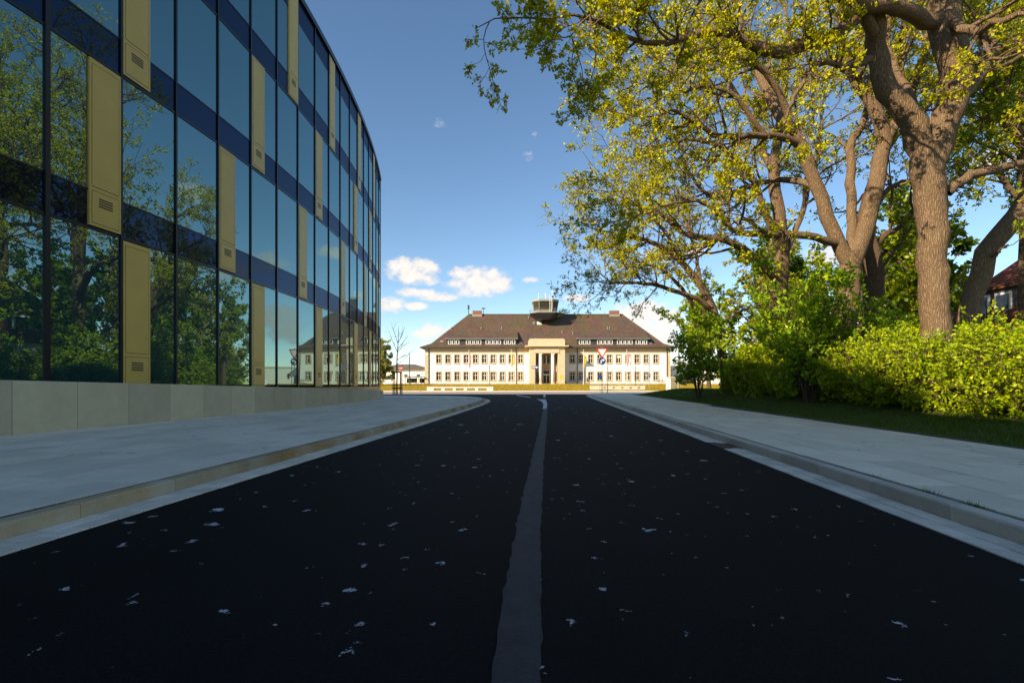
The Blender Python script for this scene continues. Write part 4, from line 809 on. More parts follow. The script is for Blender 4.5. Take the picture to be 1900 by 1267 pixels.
def children(P, Rd, n, t0, t1, ang, lf, K, wig, up, droop=0., rf=.6, rmin=.004, flat=0.):
    N,Kp,_ = P.shape; T = unit(np.gradient(P,axis=1))
    cnt = n if np.ndim(n) else np.full(N,n); par = np.repeat(np.arange(N),cnt); tot = len(par)
    t = t0+(t1-t0)*rng.uniform(0,1,tot); x = t*(Kp-1); i = np.minimum(x.astype(int),Kp-2); f = (x-i)[:,None]
    st = P[par,i]*(1-f)+P[par,i+1]*f; tg = unit(T[par,i]*(1-f)+T[par,i+1]*f); rp = Rd[par,i]*(1-f[:,0])+Rd[par,i+1]*f[:,0]
    rnd = rng.normal(0,1,(tot,3)); rnd[:,2] *= (1-flat); u = unit(rnd-(rnd*tg).sum(1,keepdims=True)*tg)
    a = np.radians(rng.normal(ang,12,tot))[:,None]; d = tg*np.cos(a)+u*np.sin(a)
    plen = np.linalg.norm(np.diff(P,axis=1),axis=2).sum(1)[par]
    L = lf(plen,t)*rng.uniform(.55,1.25,tot); C = grow(st,d,L,K,wig,up,droop)
    r0 = np.maximum(np.minimum(rp*rf,.02*L+.004),rmin); r1 = np.maximum(r0*.3,rmin*.6); Rc = r0[:,None]+(r1-r0)[:,None]*np.linspace(0,1,K)
    return C, Rc
def leaves(Pts, Dirs, size, m_len=1.6, curl=.25):
    n = len(Pts); a = unit(Dirs+rng.normal(0,.8,(n,3))); b = unit(np.cross(a,rng.normal(0,1,(n,3)))); c = np.cross(a,b); s = size*rng.uniform(.6,1.35,n)[:,None]
    V = np.stack([Pts, Pts+a*s*m_len*.5+b*s*.5+c*s*curl, Pts+a*s*m_len, Pts+a*s*m_len*.5-b*s*.5+c*s*curl],1)
    return V.reshape(-1,3), np.arange(4*n).reshape(-1,4)
class Geo:
    def __init__(s): s.V = []; s.Q = []; s.n = 0
    def add(s, V, Q):
        if len(V): s.V.append(V); s.Q.append(Q+s.n); s.n += len(V)
    def obj(s, name, m, parent, smooth=True): return arr_obj(name, np.concatenate(s.V), [np.concatenate(s.Q)], m, parent, smooth)
def limb_line(pts, K=22, wob=.03):
    p = cr(pts,.2); d = np.r_[0,np.cumsum(np.linalg.norm(np.diff(p,axis=0),axis=1))]; s = np.linspace(0,d[-1],K)
    q = np.stack([np.interp(s,d,p[:,k]) for k in range(3)],1); w = rng.normal(0,wob,(K,3)); w[0] = 0; q += w*np.minimum(1,np.arange(K)/3)[:,None]; return q, d[-1]
def tree(name, label, base, limbs, bark='bark', leafm='leaf_oak', leaf=.085, per=6, d1=1.5, n2=8, n3=6, l1=.55, l1max=4.2, up=.06, seed=1, group=None, cat='tree', K=22, l3=.55, sparse=1.):
    global rng
    rng = np.random.default_rng(seed)
    root = thing(name,label,cat,base,group); tr = Geo(); tw = Geo(); lf = Geo(); PL = []; RL = []; nl = []
    for L in limbs:
        q, ln = limb_line(L['p'],K); r = np.interp(np.linspace(0,1,K),np.linspace(0,1,len(L['r'])),L['r'])
        PL.append(q); RL.append(r); nl.append(int(max(1,L.get('d',1.)*d1*ln)) if L.get('d',1.) > 0 else 0)
        if L.get('flare'):
            k = np.arange(K); r *= 1+L['flare']*np.exp(-k*ln/K/.45)
    PL = np.stack(PL); RL = np.stack(RL); nl = np.array(nl)
    V,Q = tubes(PL,RL,14,.075); tr.add(V,Q)
    t0s = np.array([L.get('t0',.3) for L in limbs])
    C1 = []; R1 = []
    for i in range(len(limbs)):
        if nl[i] == 0: continue
        c, r = children(PL[i:i+1],RL[i:i+1],int(nl[i]),t0s[i],1.,50,lambda pl,t: np.clip(pl*l1*(1.15-.6*t),.7,limbs[i].get('lm',l1max)),9,.17,up,rf=.6,rmin=.012); C1.append(c); R1.append(r)
    C1 = np.concatenate(C1); R1 = np.concatenate(R1); V,Q = tubes(C1,R1,6,.05); tr.add(V,Q)
    C2,R2 = children(C1,R1,n2,.2,1.,48,lambda pl,t: np.clip(pl*.42*(1.2-.6*t),.45,1.7),7,.19,up*.6,rf=.6,rmin=.006); V,Q = tubes(C2,R2,4); tw.add(V,Q)
    C3,R3 = children(C2,R2,n3,.2,1.,46,lambda pl,t: np.clip(pl*.45,.22,l3),4,.18,.02,.04,rf=.6,rmin=.0035); V,Q = tubes(C3,R3,3); tw.add(V,Q)
    # foliage density varies from clump to clump
    keepc = rng.uniform(0,1,len(C2)) < sparse; kk = np.repeat(keepc,n3)
    C3k = C3[kk]; n = len(C3k); t = rng.uniform(.35,1,(n,per)); x = t*3; i = np.minimum(x.astype(int),2); f = (x-i)[...,None]; rows = np.arange(n)[:,None]
    pt = C3k[rows,i]*(1-f)+C3k[rows,i+1]*f; pt += rng.normal(0,.02,pt.shape); dr = np.repeat(unit(C3k[:,-1]-C3k[:,-2])[:,None],per,1)
    V,Q = leaves(pt.reshape(-1,3),dr.reshape(-1,3),leaf); lf.add(V,Q)
    tr.obj('trunk',bark,root); tw.obj('twigs',bark,root,False); tag(lf.obj('crown',leafm,root,False)); 
    return root
def PX(pts, Y):
    """limb points given as seen from the road, each at its own distance"""
    out = []
    for p in pts: yy = p[2] if len(p) > 2 else Y; out.append(P3(p[0],p[1],yy))
    return out
def gz(x,y): return float(verge_z(x,y))
# --- big forked oak nearest the road
Y = 14.; bx = fx(1738,Y); b0 = (bx,Y,gz(bx,Y)-.3)
T1 = [
 dict(p=[b0]+PX([(1738,720),(1736,640),(1733,540),(1733,440),(1726,350),(1720,295),(1716,268)],Y), r=[.42,.38,.365,.355,.36,.38,.36], d=.0, flare=.5),
 dict(p=PX([(1724,345),(1715,295),(1698,240),(1665,190),(1637,145),(1626,90),(1624,30,13.6),(1615,-60,13.2),(1590,-190,12.5),(1570,-300,12)],Y), r=[.29,.33,.30,.27,.25,.24,.23,.2,.13,.05], d=.8, t0=.45),
 dict(p=PX([(1724,345),(1728,300),(1745,250),(1766,185),(1776,135),(1762,80),(1752,20),(1760,-60),(1790,-170,15),(1810,-300,15.5)],Y), r=[.30,.355,.36,.365,.36,.34,.30,.26,.16,.05], d=.8, t0=.45),
 dict(p=PX([(1752,35),(1715,38,13.8),(1665,14,13.4),(1620,12,13),(1560,-5,12.4),(1500,-40,12),(1400,-70,11.5)],Y), r=[.22,.19,.18,.16,.13,.09,.04], d=1.2, t0=.45),
 dict(p=PX([(1628,25,13.6),(1590,28,13.4),(1572,48,13.2),(1530,72,12.8),(1480,90,12.4),(1440,98,12.2),(1380,70,12),(1300,62,11.6),(1220,80,11.3),(1150,62,11),(1080,30,10.8),(1000,35,10.6),(930,30,10.4),(880,62,10.3)],Y), r=[.2,.18,.17,.16,.15,.13,.10,.08,.06,.045,.03,.02,.014,.008], d=1.0, t0=.22, lm=1.5),
 dict(p=PX([(1620,60,13.6),(1560,-40,12.6),(1480,-60,12),(1390,-30,11.6),(1290,-20,11.2),(1200,-30,10.8),(1110,10,10.5),(1055,70,10.3)],Y), r=[.15,.13,.11,.09,.07,.05,.03,.01], d=1.0, t0=.3, lm=1.6),
 dict(p=PX([(1612,110,13.6),(1580,122,13.2),(1540,118,12.8),(1515,118,12.6),(1492,145,12.4),(1470,190,12.3),(1452,240,12.4)],Y), r=[.11,.09,.075,.065,.055,.04,.02], d=1.2, t0=.3),
 dict(p=PX([(1758,358),(1785,335,13.9),(1820,318,13.9),(1880,307,14),(1950,290,14.3),(2030,240,14.6)],Y), r=[.13,.11,.095,.08,.05,.02], d=1.0, t0=.3),
 dict(p=PX([(1768,205),(1810,150,14.4),(1850,95,15),(1910,60,15.6),(1990,20,16)],Y), r=[.14,.12,.1,.06,.02], d=1.2, t0=.25),
 dict(p=PX([(1756,30),(1800,60,13),(1850,40,12),(1920,20,11),(2000,-40,10.5)],Y), r=[.13,.11,.08,.05,.02], d=1.0, t0=.3),
 dict(p=PX([(1700,250),(1690,190,15.4),(1660,120,17),(1640,40,18),(1650,-60,19)],Y), r=[.14,.12,.09,.06,.03], d=1.1, t0=.3)]
tree('oak_tree','big forked oak with thick furrowed trunk standing in the hedge nearest the road',b0,T1,'bark','leaf_oak',.048,11,1.6,8,6,seed=3,l1max=2.8,sparse=.9)
# --- twin-limbed oak behind it
Y = 20.; bx = fx(1566,Y); b0 = (bx,Y,gz(bx,Y)-.3)
T2 = [
 dict(p=[b0]+PX([(1566,640),(1572,560),(1578,500),(1578,468)],Y), r=[.46,.42,.38,.38,.36], d=0, flare=.4),
 dict(p=PX([(1576,490),(1556,452),(1535,405),(1520,355),(1500,300),(1483,262),(1462,235,20.5),(1440,200,21),(1400,120,21.5),(1370,20,22),(1350,-80,22)],Y), r=[.27,.25,.24,.23,.22,.21,.17,.14,.1,.07,.03], d=1., t0=.4),
 dict(p=PX([(1580,490),(1600,440),(1614,390),(1628,320),(1642,255),(1622,205),(1592,150),(1570,110),(1560,40,20.5),(1550,-60,21)],Y), r=[.32,.30,.28,.27,.25,.19,.17,.14,.1,.05], d=1., t0=.45),
 dict(p=PX([(1640,270),(1665,220),(1690,172),(1712,104),(1722,40,20.6),(1730,-60,21)],Y), r=[.2,.18,.16,.13,.1,.04], d=1., t0=.2),
 dict(p=PX([(1582,470),(1580,400,20.6),(1580,330,20.9),(1578,268,21),(1598,240,21.2),(1610,180,21.4),(1625,90,21.8)],Y), r=[.2,.19,.18,.16,.13,.09,.04], d=.9, t0=.4),
 dict(p=PX([(1556,452),(1520,443,19.6),(1490,437,19.3),(1450,434,19),(1410,434,18.7),(1370,430,18.5),(1344,413,18.4),(1325,385,18.2),(1290,372,18),(1250,380,17.8),(1190,388,17.6)],Y), r=[.17,.15,.14,.13,.12,.11,.09,.07,.05,.035,.012], d=1.2, t0=.3),
 dict(p=PX([(1486,268),(1450,254,19.6),(1410,252,19.3),(1379,254,19),(1322,250,18.7),(1294,231,18.4),(1268,215,18.2),(1246,203,18),(1210,222,17.8),(1165,255,17.6)],Y), r=[.15,.13,.12,.11,.1,.08,.06,.045,.03,.01], d=1.15, t0=.2),
 dict(p=PX([(1425,256,19.4),(1400,228,19.2),(1372,186,19),(1335,167,18.8),(1284,164,18.6),(1225,180,18.3),(1160,200,18.1)],Y), r=[.1,.09,.08,.065,.05,.03,.01], d=1.15, t0=.2),
 dict(p=PX([(1510,345),(1470,335,20.6),(1420,338,20.9),(1380,350,21),(1344,369,21.2),(1300,350,21.4),(1278,316,21.6),(1271,275,21.8),(1259,253,22)],Y), r=[.14,.12,.1,.09,.08,.065,.05,.035,.015], d=1.15, t0=.2),
 dict(p=PX([(1470,245),(1440,160,19.5),(1380,110,19),(1300,120,18.6),(1220,150,18.2),(1140,170,18)],Y), r=[.13,.11,.09,.06,.04,.015], d=1.1, t0=.25),
 dict(p=PX([(1604,420),(1650,350,21),(1700,330,22),(1760,300,23)],Y), r=[.12,.1,.07,.03], d=1.1, t0=.3)]
tree('oak_tree','tall oak with two long pale limbs rising from one trunk behind the hedge',b0,T2,'bark','leaf_oak',.06,10,1.5,8,6,seed=5,l1max=2.9,sparse=.9)
# --- dark trunk beside it
Y = 22.; bx = fx(1598,Y); b0 = (bx,Y,gz(bx,Y)-.3)
T2b = [dict(p=[b0]+PX([(1600,650),(1613,590),(1623,540),(1622,500),(1612,465),(1604,420,22.4),(1625,330,22.8),(1650,230,23),(1670,100,23),(1680,-40,23)],Y), r=[.4,.36,.35,.36,.36,.3,.24,.2,.15,.1,.04], d=1.1, t0=.45, flare=.3),
 dict(p=PX([(1614,470),(1640,440,22.5),(1670,420,22.8),(1690,395,23),(1730,330,23.5),(1780,260,24)],Y), r=[.16,.13,.1,.08,.05,.02], d=1.2, t0=.2),
 dict(p=PX([(1622,510),(1650,480,22),(1680,440,22),(1700,400,22)],Y), r=[.08,.06,.045,.02], d=1.0, t0=.4),
 dict(p=PX([(1640,280,22.9),(1700,220,23.5),(1760,170,24),(1830,130,24.5)],Y), r=[.14,.11,.07,.03], d=1.3, t0=.2)]
tree('oak_tree','reddish dark trunk growing close beside the twin-limbed oak',b0,T2b,'bark_dark','leaf_green',.085,5,1.1,7,5,seed=8,l1max=3.2)
# --- oak further back, limbs spreading towards the road
Y = 27.; bx = fx(1449,Y); b0 = (bx,Y,gz(bx,Y)-.3)
T3 = [dict(p=[b0]+PX([(1449,650),(1450,590),(1446,530),(1452,470),(1446,410),(1436,350),(1440,270),(1455,170,27.5),(1460,60,28),(1450,-40,28)],Y), r=[.42,.37,.36,.34,.31,.27,.22,.18,.13,.08,.03], d=1.1, t0=.5, flare=.35),
 dict(p=PX([(1446,528),(1423,500,26.5),(1398,478,26.2),(1376,459,26),(1341,446,25.7),(1275,434,25.2),(1240,405,25),(1190,395,24.8),(1120,420,24.5)],Y), r=[.22,.2,.19,.17,.14,.1,.07,.04,.012], d=1.2, t0=.25),
 dict(p=PX([(1448,460),(1420,400,26.4),(1400,340,26),(1370,300,25.6),(1330,270,25.2),(1270,260,24.8),(1205,285,24.4),(1145,325,24)],Y), r=[.2,.17,.15,.12,.1,.07,.04,.012], d=1.2, t0=.25),
 dict(p=PX([(1440,340),(1410,260,27),(1370,180,27),(1320,120,26.6),(1260,100,26),(1190,110,25.5)],Y), r=[.18,.15,.12,.09,.05,.02], d=1.1, t0=.25),
 dict(p=PX([(1450,480),(1480,420,27.5),(1500,350,28),(1520,260,28.4),(1530,150,28.8)],Y), r=[.17,.14,.11,.08,.03], d=1.1, t0=.3)]
tree('oak_tree','oak further along the hedge with a straight trunk and limbs reaching over the road',b0,T3,'bark','leaf_oak',.07,8,1.3,7,5,seed=13,l1max=3.2,sparse=.85)
# --- leaning tree at the far end of the hedge
Y = 31.; bx = fx(1348,Y); b0 = (bx,Y,gz(bx,Y)-.3)
T4 = [dict(p=[b0]+PX([(1346,695),(1338,648),(1331,601),(1319,563),(1297,528),(1284,511),(1262,484),(1234,460),(1205,448),(1158,436,30.5),(1105,425,30),(1070,410,29.5)],Y), r=[.34,.28,.26,.25,.24,.22,.2,.18,.15,.11,.07,.04,.012], d=1.0, t0=.42, flare=.4),
 dict(p=PX([(1320,575),(1294,555,30.6),(1262,544,30.3),(1227,531,30),(1189,525,29.7),(1136,526,29.4),(1085,520,29.2)],Y), r=[.17,.15,.13,.11,.08,.045,.012], d=1.2, t0=.3),
 dict(p=PX([(1326,600),(1303,582,30.8),(1283,560,30.6),(1258,528,30.3),(1222,497,30),(1190,492,29.8),(1130,500,29.5)],Y), r=[.14,.14,.12,.09,.07,.05,.012], d=1.2, t0=.35),
 dict(p=PX([(1270,495),(1240,440,30.5),(1215,405,30.2),(1180,380,30),(1120,355,29.6),(1070,360,29.4)],Y), r=[.13,.11,.09,.07,.04,.012], d=1.25, t0=.2),
 dict(p=PX([(1330,605),(1370,580,31.5),(1420,560,32),(1450,520,32.5)],Y), r=[.09,.07,.05,.02], d=1.0, t0=.3),
 dict(p=PX([(1300,535),(1290,470,31.5),(1270,410,32),(1240,360,32),(1190,330,31.5)],Y), r=[.13,.1,.08,.05,.015], d=1.2, t0=.25)]
tree('leaning_tree','slender tree leaning over the road at the far end of the hedge',b0,T4,'bark','leaf_oak',.055,9,1.9,8,6,seed=21,l1max=2.1,sparse=.85)
# --- bent trunk at the right
Y = 17.5; bx = fx(1800,Y); b0 = (bx,Y,gz(bx,Y)-.3)
T5 = [dict(p=[b0]+PX([(1795,640),(1796,587),(1806,550),(1818,515),(1821,480),(1843,454),(1868,424),(1894,387),(1930,330),(1960,250),(1970,140),(1960,20),(1940,-80)],Y), r=[.33,.31,.3,.3,.31,.3,.3,.29,.28,.24,.2,.15,.1,.05], d=1.0, t0=.5, flare=.3),
 dict(p=PX([(1900,385),(1905,330,17.3),(1890,250,17),(1860,190,16.8),(1830,130,16.6)],Y), r=[.16,.13,.1,.06,.02], d=1.3, t0=.2),
 dict(p=PX([(1955,270),(1920,220,17.3),(1880,200,17),(1830,220,16.7),(1790,235,16.5)],Y), r=[.12,.1,.07,.045,.015], d=1.2, t0=.2),
 dict(p=PX([(1825,480),(1850,470,17),(1870,455,16.6)],Y), r=[.07,.05,.02], d=.5, t0=.5),
 dict(p=PX([(1965,180),(1900,120,17.6),(1840,80,17.8),(1790,20,18)],Y), r=[.12,.09,.06,.02], d=1.2, t0=.2)]
tree('bent_tree','tree with a kinked bare trunk bending away beside the biggest oak',b0,T5,'bark','leaf_green',.062,8,1.7,8,6,seed=34,l1max=3.)
Y = 24.; bx = fx(1905,Y); b0 = (bx,Y,gz(bx,Y)-.3)
T6 = [dict(p=[b0]+PX([(1906,600),(1903,480),(1904,380),(1900,260),(1890,120),(1880,-40)],Y), r=[.3,.26,.25,.23,.19,.13,.05], d=1.3, t0=.4, flare=.3),
 dict(p=PX([(1903,390),(1860,330,24.5),(1800,280,25),(1750,220,25)],Y), r=[.13,.11,.07,.03], d=1.4, t0=.2), dict(p=PX([(1900,280),(1850,200,24),(1800,120,24),(1760,40,24)],Y), r=[.13,.1,.07,.03], d=1.4, t0=.2)]
tree('oak_tree','straight slim oak behind the kinked bare trunk near the red-roofed house',b0,T6,'bark_dark','leaf_green',.095,6,1.5,8,5,seed=39,l1max=3.2)
# --- bright saplings in the hedge
def sapling(name,label,px,Y,ptop,w,leafm,seed,leaf=.1,ns=5,**kw):
    bx = fx(px,Y); z0 = gz(bx,Y); h = fz(ptop,Y)-z0; r = np.random.default_rng(seed); limbs = []
    for k in range(ns):
        a = 2*math.pi*k/ns+r.uniform(-.4,.4); sp = w*r.uniform(.5,1.); hh = h*r.uniform(.65,1.) if k else h; c,s_ = math.cos(a)*(k > 0),math.sin(a)*(k > 0)
        limbs.append(dict(p=[(bx+.1*c,Y+.1*s_,z0-.1),(bx+.3*sp*c,Y+.3*sp*s_,z0+.35*hh),(bx+.7*sp*c,Y+.7*sp*s_,z0+.7*hh),(bx+sp*c,Y+sp*s_,z0+.97*hh)],r=[.05,.035,.022,.008],d=1.,t0=.12))
    return tree(name,label,(bx,Y,z0),limbs,'bark_dark',leafm,leaf,seed=seed,K=12,**kw)
sapling('maple_sapling','bright green maple sapling at the hedge\'s far end before the leaning trunk',1296,30.,578,1.6,'leaf_maple',51,.10,6,d1=2.2,n2=5,n3=4,per=6,l1=.4,l1max=1.5,l3=.4,up=.0)
sapling('tall_sapling','tall light green sapling before the twin-limbed oak\'s trunk',1502,18.5,478,1.6,'leaf_maple',52,.09,7,d1=2.6,n2=6,n3=5,per=5,l1=.35,l1max=1.5,l3=.4,up=.02)
sapling('thin_sapling','thin leafy sapling between the saplings of the hedge',1405,26.,600,1.4,'leaf_hedge',53,.10,5,d1=2.4,n2=6,n3=4,per=5,l1=.4,l1max=1.3,l3=.4)
# --- shrubs of the hedge: four builds, copied
def shrub(seed,leafm,h,w):
    r = np.random.default_rng(seed); limbs = []
    for k in range(15):
        a = r.uniform(0,2*math.pi); sp = w*r.uniform(.2,1.); hh = h*r.uniform(.55,1.)*(1.1-.45*sp/w); c,s_ = math.cos(a),math.sin(a)
        limbs.append(dict(p=[(.12*c,.12*s_,-.1),(.35*sp*c,.35*sp*s_,.4*hh),(.75*sp*c,.75*sp*s_,.8*hh),(sp*c,sp*s_,hh)],r=[.022,.016,.011,.005],d=1.,t0=.06))
    return tree('hedge_shrub','bright yellow-green leafy shrub in the hedge under the oaks',(0,0,0),limbs,'bark_dark',leafm,.05,seed=seed,K=10,d1=2.4,n2=5,n3=5,per=8,l1=.5,l1max=.9,l3=.35,group='shrubs of the hedge under the oaks',cat='shrub',up=.0)
protos = [shrub(61,'leaf_hedge',2.3,1.25),shrub(62,'leaf_hedge',2.0,1.4),shrub(63,'leaf_maple',2.5,1.2),shrub(64,'leaf_hedge',1.6,1.3)]
spots = []
rs = random.Random(9)
yv = 8.6
while yv < 29:
    spots.append((edgeR(yv)+3.1+rs.uniform(-.35,.35),yv,rs.uniform(.8,1.05),0)); yv += 1.2+.028*yv
yv = 9.0
while yv < 31:
    spots.append((edgeR(yv)+4.9+rs.uniform(-.4,.4),yv,rs.uniform(.95,1.25),1)); yv += 1.9+.03*yv
yv = 11.0
while yv < 36:
    spots.append((edgeR(yv)+7.2+rs.uniform(-.6,.6),yv,rs.uniform(1.0,1.3),2)); yv += 2.6
spots += [(edgeR(12.5)+2.7,12.5,.9,0),(edgeR(14.2)+2.5,14.2,.85,0),(edgeR(10.6)+2.9,10.6,.85,0)]
ROWL = ['lime-green leafy shrub in the hedge row along the grass strip','taller lime-green shrub in the hedge row between the grass-side shrubs and the oak trunks','bushy green shrub behind the oak trunks of the hedge']
for k,(x,y,s_,row) in enumerate(spots):
    p = protos[[0,1,3,2,1,0,3][k%7]]
    o = p if not p.get('used') else copy_tree(p)
    p['used'] = 1; o['label'] = ROWL[row]; o.location = (x,y,gz(x,y)-.03); o.rotation_euler = (0,0,rs.uniform(0,6.28)); o.scale = (s_,s_,s_*rs.uniform(.85,1.15))
EXTRA = [(25,55),(28,60),(24.5,51),(31,65),(34,70),(27,57)]
for k in range(32):
    y = rs.uniform(36,58); x = rs.uniform(max(19,.46*y),46)
    if k >= 26: x, y = EXTRA[k-26]
    o = copy_tree(protos[k%3]); o['label'] = 'tall undergrowth bush among the trees of the wood'; o['group'] = 'undergrowth of the wood'
    s_ = rs.uniform(1.5,2.3); o.location = (x,y,.35); o.rotation_euler = (0,0,rs.uniform(0,6.28)); o.scale = (s_*1.15,s_*1.15,s_)
for o in bpy.data.objects:
    if 'used' in o.keys(): del o['used']
# --- trees of the wood behind
def forest_tree(seed,leafm,h,w,name,label,bark='bark_dark',leaf=.2,dens=1.):
    r = np.random.default_rng(seed); limbs = [dict(p=[(0,0,-.3),(.1,0,.3*h),(-.1,.1,.6*h),(0,0,h)],r=[.26,.2,.13,.03],d=1.2*dens,t0=.3,flare=.3)]
    for k in range(9):
        a = 2.4*k+r.uniform(-.3,.3); z = h*(.25+.06*k); sp = w*r.uniform(.7,1.)*(1-.04*k); c,s_ = math.cos(a),math.sin(a)
        limbs.append(dict(p=[(0,0,z),(.4*sp*c,.4*sp*s_,z+.1*h),(.8*sp*c,.8*sp*s_,z+.2*h),(sp*c,sp*s_,z+.27*h)],r=[.11,.08,.05,.015],d=1.1*dens,t0=.2))
    return tree(name,label,(0,0,0),limbs,bark,leafm,leaf,seed=seed,K=14,d1=1.,n2=6,n3=5,per=6,l1=.45,l1max=3.2,l3=.6,group='trees of the wood behind the hedge')
f1 = forest_tree(71,'leaf_dark',13,4.2,'wood_tree','dark green tree in the wood behind the hedge'); f2 = forest_tree(72,'leaf_green',11,4.,'wood_tree','fresh green tree in the wood behind the hedge'); f3 = forest_tree(73,'leaf_far',12,3.6,'birch_tree','pale thin birch in the wood behind the hedge','bark_pale',.14,.8)
wood = [(24.5,31,.9,1),(18.5,37,.8,2),(23,44,1.0,0),(28,50,1.1,1),(20,52,.9,1),(34,44,1.1,0),(41,52,1.2,0),(26,38,.8,2),(31,58,1.1,2),(47,62,1.2,1),(22,60,.8,2),(40,36,1.0,1),(37,66,1.2,0),(56,52,1.2,0),(54,72,1.3,1),(44,24,1.1,1),(46,12,1.2,0),(36,14,.9,1),(30,6,1.0,0),(66,60,1.3,1)]
used = set()
for x,y,s_,k in wood:
    p = (f1,f2,f3)[k]; o = p if k not in used else copy_tree(p); used.add(k)
    o.location = (x,y,.35); o.rotation_euler = (0,0,rs.uniform(0,6.28)); o.scale = (s_,s_,s_)
# round tree before the annex, far left
def round_tree(px,Y,pt,pw,label,leafm,seed):
    x = fx(px,Y); z0 = 1.2; h = fz(pt,Y)-z0; w = pw/F*Y; r = np.random.default_rng(seed); limbs = [dict(p=[(x,Y,z0-.2),(x,Y,z0+.4*h),(x+.1,Y,z0+.95*h)],r=[.22,.16,.05],d=2.,t0=.2,flare=.3)]
    for k in range(14):
        a = 2.4*k; z = z0+h*(.12+.045*k); sp = w*(.95-.02*k)*r.uniform(.8,1); c,s_ = math.cos(a),math.sin(a); limbs.append(dict(p=[(x,Y,z),(x+.5*sp*c,Y+.5*sp*s_,z+.05*h),(x+sp*c*.9,Y+sp*s_*.9,z+.16*h)],r=[.09,.06,.02],d=1.5,t0=.1))
    return tree('round_tree',label,(x,Y,z0),limbs,'bark_dark',leafm,.2,seed=seed,K=10,d1=1.6,n2=6,n3=5,per=5,l1=.4,l1max=1.9,l3=.5)
round_tree(702,100,636,33,'dense round tree with pale blossom beside the edge of the glass building','leaf_far',81)
# young bare tree with stakes
Y = 48.; x = fx(736.5,Y)
limbs = [dict(p=[(x,Y,.05)]+PX([(736.5,700),(737,660),(739,630),(740,605)],Y),r=[.075,.07,.055,.035,.01],d=0)]
for a,b_,c in (((737,676),(752,664),(765,648)),((737,668),(748,660),(759,655)),((738,655),(728,632),(721,612)),((738,648),(750,632),(758,622)),((739,640),(733,620),(727,606)),((739,636),(747,618),(751,606)),((738,652),(748,642),(759,636))):
    limbs.append(dict(p=PX([a,(b_[0],b_[1],Y+rs.uniform(-.5,.5)),(c[0],c[1],Y+rs.uniform(-1,1))],Y),r=[.03,.02,.006],d=1.3,t0=.25))
rng = np.random.default_rng(5); yt = thing('young_tree','bare young street tree tied between stakes on the left pavement corner','tree',(x,Y,.1)); tr = Geo(); tw = Geo()
for L in limbs:
    q,ln = limb_line(L['p'],12,.01); r = np.interp(np.linspace(0,1,12),np.linspace(0,1,len(L['r'])),L['r']); V,Q = tubes(q[None],r[None],8); tr.add(V,Q)
    if L['d']: c,rc = children(q[None],r[None],7,.2,1,38,lambda pl,t: np.clip(pl*.45,.3,.8),6,.12,.05,rmin=.006); V,Q = tubes(c,rc,4); tw.add(V,Q)
tr.obj('trunk','bark_dark',yt); tw.obj('twigs','bark_dark',yt,False)
st = thing('tree_stakes','brown wooden stake frame around the bare young tree','stakes',(x,Y,.1)); xa_,xb_ = fx(731,Y),fx(744.3,Y)
for xx_ in (xa_,xb_):
    for dy in (-.35,.35): g = MB(); g.tube([(xx_,Y+dy,.0),(xx_,Y+dy,fz(690,Y))],.05,8); g.build('stake','wood',st)
for zz in (690.7,720): 
    for dy in (-.35,.35): g = MB(); z_ = fz(zz,Y); g.box(xa_-.05,xb_+.05,Y+dy-.075,Y+dy-.052,z_-.05,z_+.05); g.build('rail','wood',st)
# ------------------------------------------------------------------ house with red roof behind the trees
hx0,hx1,hy0,hy1 = 29.5,41,27,37; hz = 4.6; hr = 10.2
hs = thing('house','white house with red-brown tiled roof behind the hedge and oaks','house',(35,32,.4))
g = MB(); g.box(hx0,hx1,hy0,hy1,0,hz); g.build('wall','white_wall',hs)
g = MB(); o_=.6; loft(g,[(hx0-o_,hy0-o_),(hx1+o_,hy0-o_),(hx1+o_,hy1+o_),(hx0-o_,hy1+o_)],hz,[(hx0+4.2,31.9),(hx1-4.2,31.9),(hx1-4.2,32.1),(hx0+4.2,32.1)],hr); rf = g.build('roof','roof_red',hs)
g = MB(); g.box(36.5,37.4,32.4,33.2,hr-1,hr+.9); g.build('chimney','brick_red',rf)
g = MB(); g.box(hx0+.3,hx0+2.6,30.2,33.2,hz+.5,hz+2.3); dm = g.build('dormer','dormer_dark',rf)
g = MB(); g.box(hx0+.1,hx0+3.4,29.9,33.5,hz+2.303,hz+2.5); g.build('dormer_roof','roof_red',dm)
for yy in (30.5,31.9):
    g = MB(); g.box(hx0+.22,hx0+.297,yy,yy+1.05,hz+.75,hz+2.05); g.build('dormer_window','white_frame',dm); g = MB(); g.box(hx0+.17,hx0+.217,yy+.15,yy+.9,hz+.9,hz+1.9); g.build('dormer_pane','dark_glass',dm)
for yy in (28.2,30.8,33.4):
    for zz in (1.2,):
        g = MB(); g.box(hx0-.06,hx0-.003,yy,yy+1.1,zz,zz+1.4); w = g.build('window','white_frame',hs); g = MB(); g.box(hx0-.1,hx0-.063,yy+.12,yy+.98,zz+.12,zz+1.28); g.build('pane','dark_glass',w)
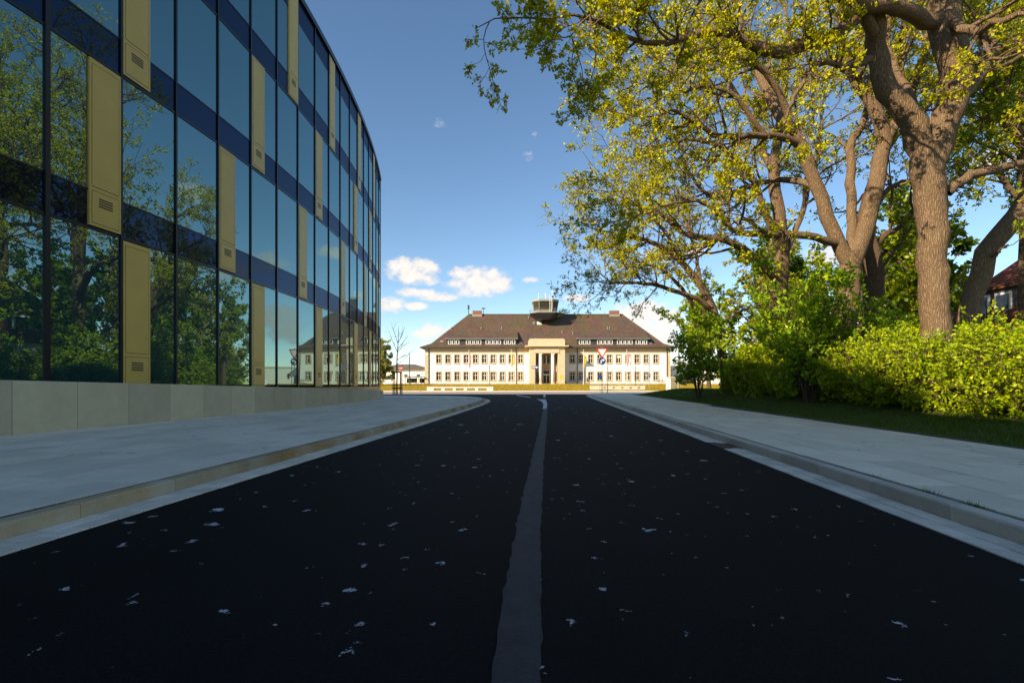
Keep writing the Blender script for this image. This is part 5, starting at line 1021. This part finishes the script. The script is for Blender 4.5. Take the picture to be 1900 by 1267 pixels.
for xx_ in (31,34,37.5):
    g = MB(); g.box(xx_,xx_+1.2,hy0-.06,hy0-.003,1.2,2.7); w = g.build('window','white_frame',hs); g = MB(); g.box(xx_+.12,xx_+1.08,hy0-.1,hy0-.063,1.32,2.58); g.build('pane','dark_glass',w)
# ------------------------------------------------------------------ small growth and litter
rng = np.random.default_rng(77)
for k,(px,py,lab) in enumerate(((1632,884,'flat green weed tuft in the kerb joint, farthest of the row along it'),(1708,906,'bushy weed tuft in the kerb joint with upright blades'),(1775,929,'wide weed tuft with straggling blades in the kerb joint'),(1815,940,'small low weed tuft at the end of the weedy kerb joint'))):
    Yw = (CAMH-.12)*F/(py-HZ); i = int(np.argmin(abs(ER[:,1]-Yw))); x,y = offset(ER,-.5)[i]; n = (30,40,46,18)[k]; P = np.c_[x+rng.normal(0,.015,n),y+rng.normal(0,.05,n),np.full(n,.11)]; a = rng.uniform(0,6.28,n); h = rng.uniform(.015,.05,n)*(1.2 if k == 1 else 1); ln = np.c_[np.cos(a),np.sin(a)]*rng.uniform(.01,.05,n)[:,None]; w = np.c_[-np.sin(a),np.cos(a),0*a]*.003
    V = np.stack([P-w,P+w,P+np.c_[ln,h]],1).reshape(-1,3); o = arr_obj('weed_tuft',V,[np.arange(3*n).reshape(-1,3)],'leaf_dark'); tag(o,lab,'weed')
g = MB()
for k in range(45):
    y = rs.uniform(5,20); x = edgeR(y)-abs(rs.gauss(0,1.3))-.1; a = rs.uniform(0,3.14); L = rs.uniform(.02,.06); g.tube([(x-L*math.cos(a),y-L*math.sin(a),.127),(x,y+.01,.131),(x+L*math.cos(a),y+L*math.sin(a),.126)],.002,4)
for k in range(40):
    y = rs.uniform(5,16); x = -7.6+abs(rs.gauss(0,2)); a = rs.uniform(0,3.14); L = rs.uniform(.02,.06)
    if x < -3.9+.08*y: g.tube([(x-L*math.cos(a),y-L*math.sin(a),.126),(x+L*math.cos(a),y+L*math.sin(a),.126)],.002,4)
tag(g.build('fallen_twigs','bark_dark'),'small dark twigs scattered over the pavement slabs','twigs',kind='stuff')
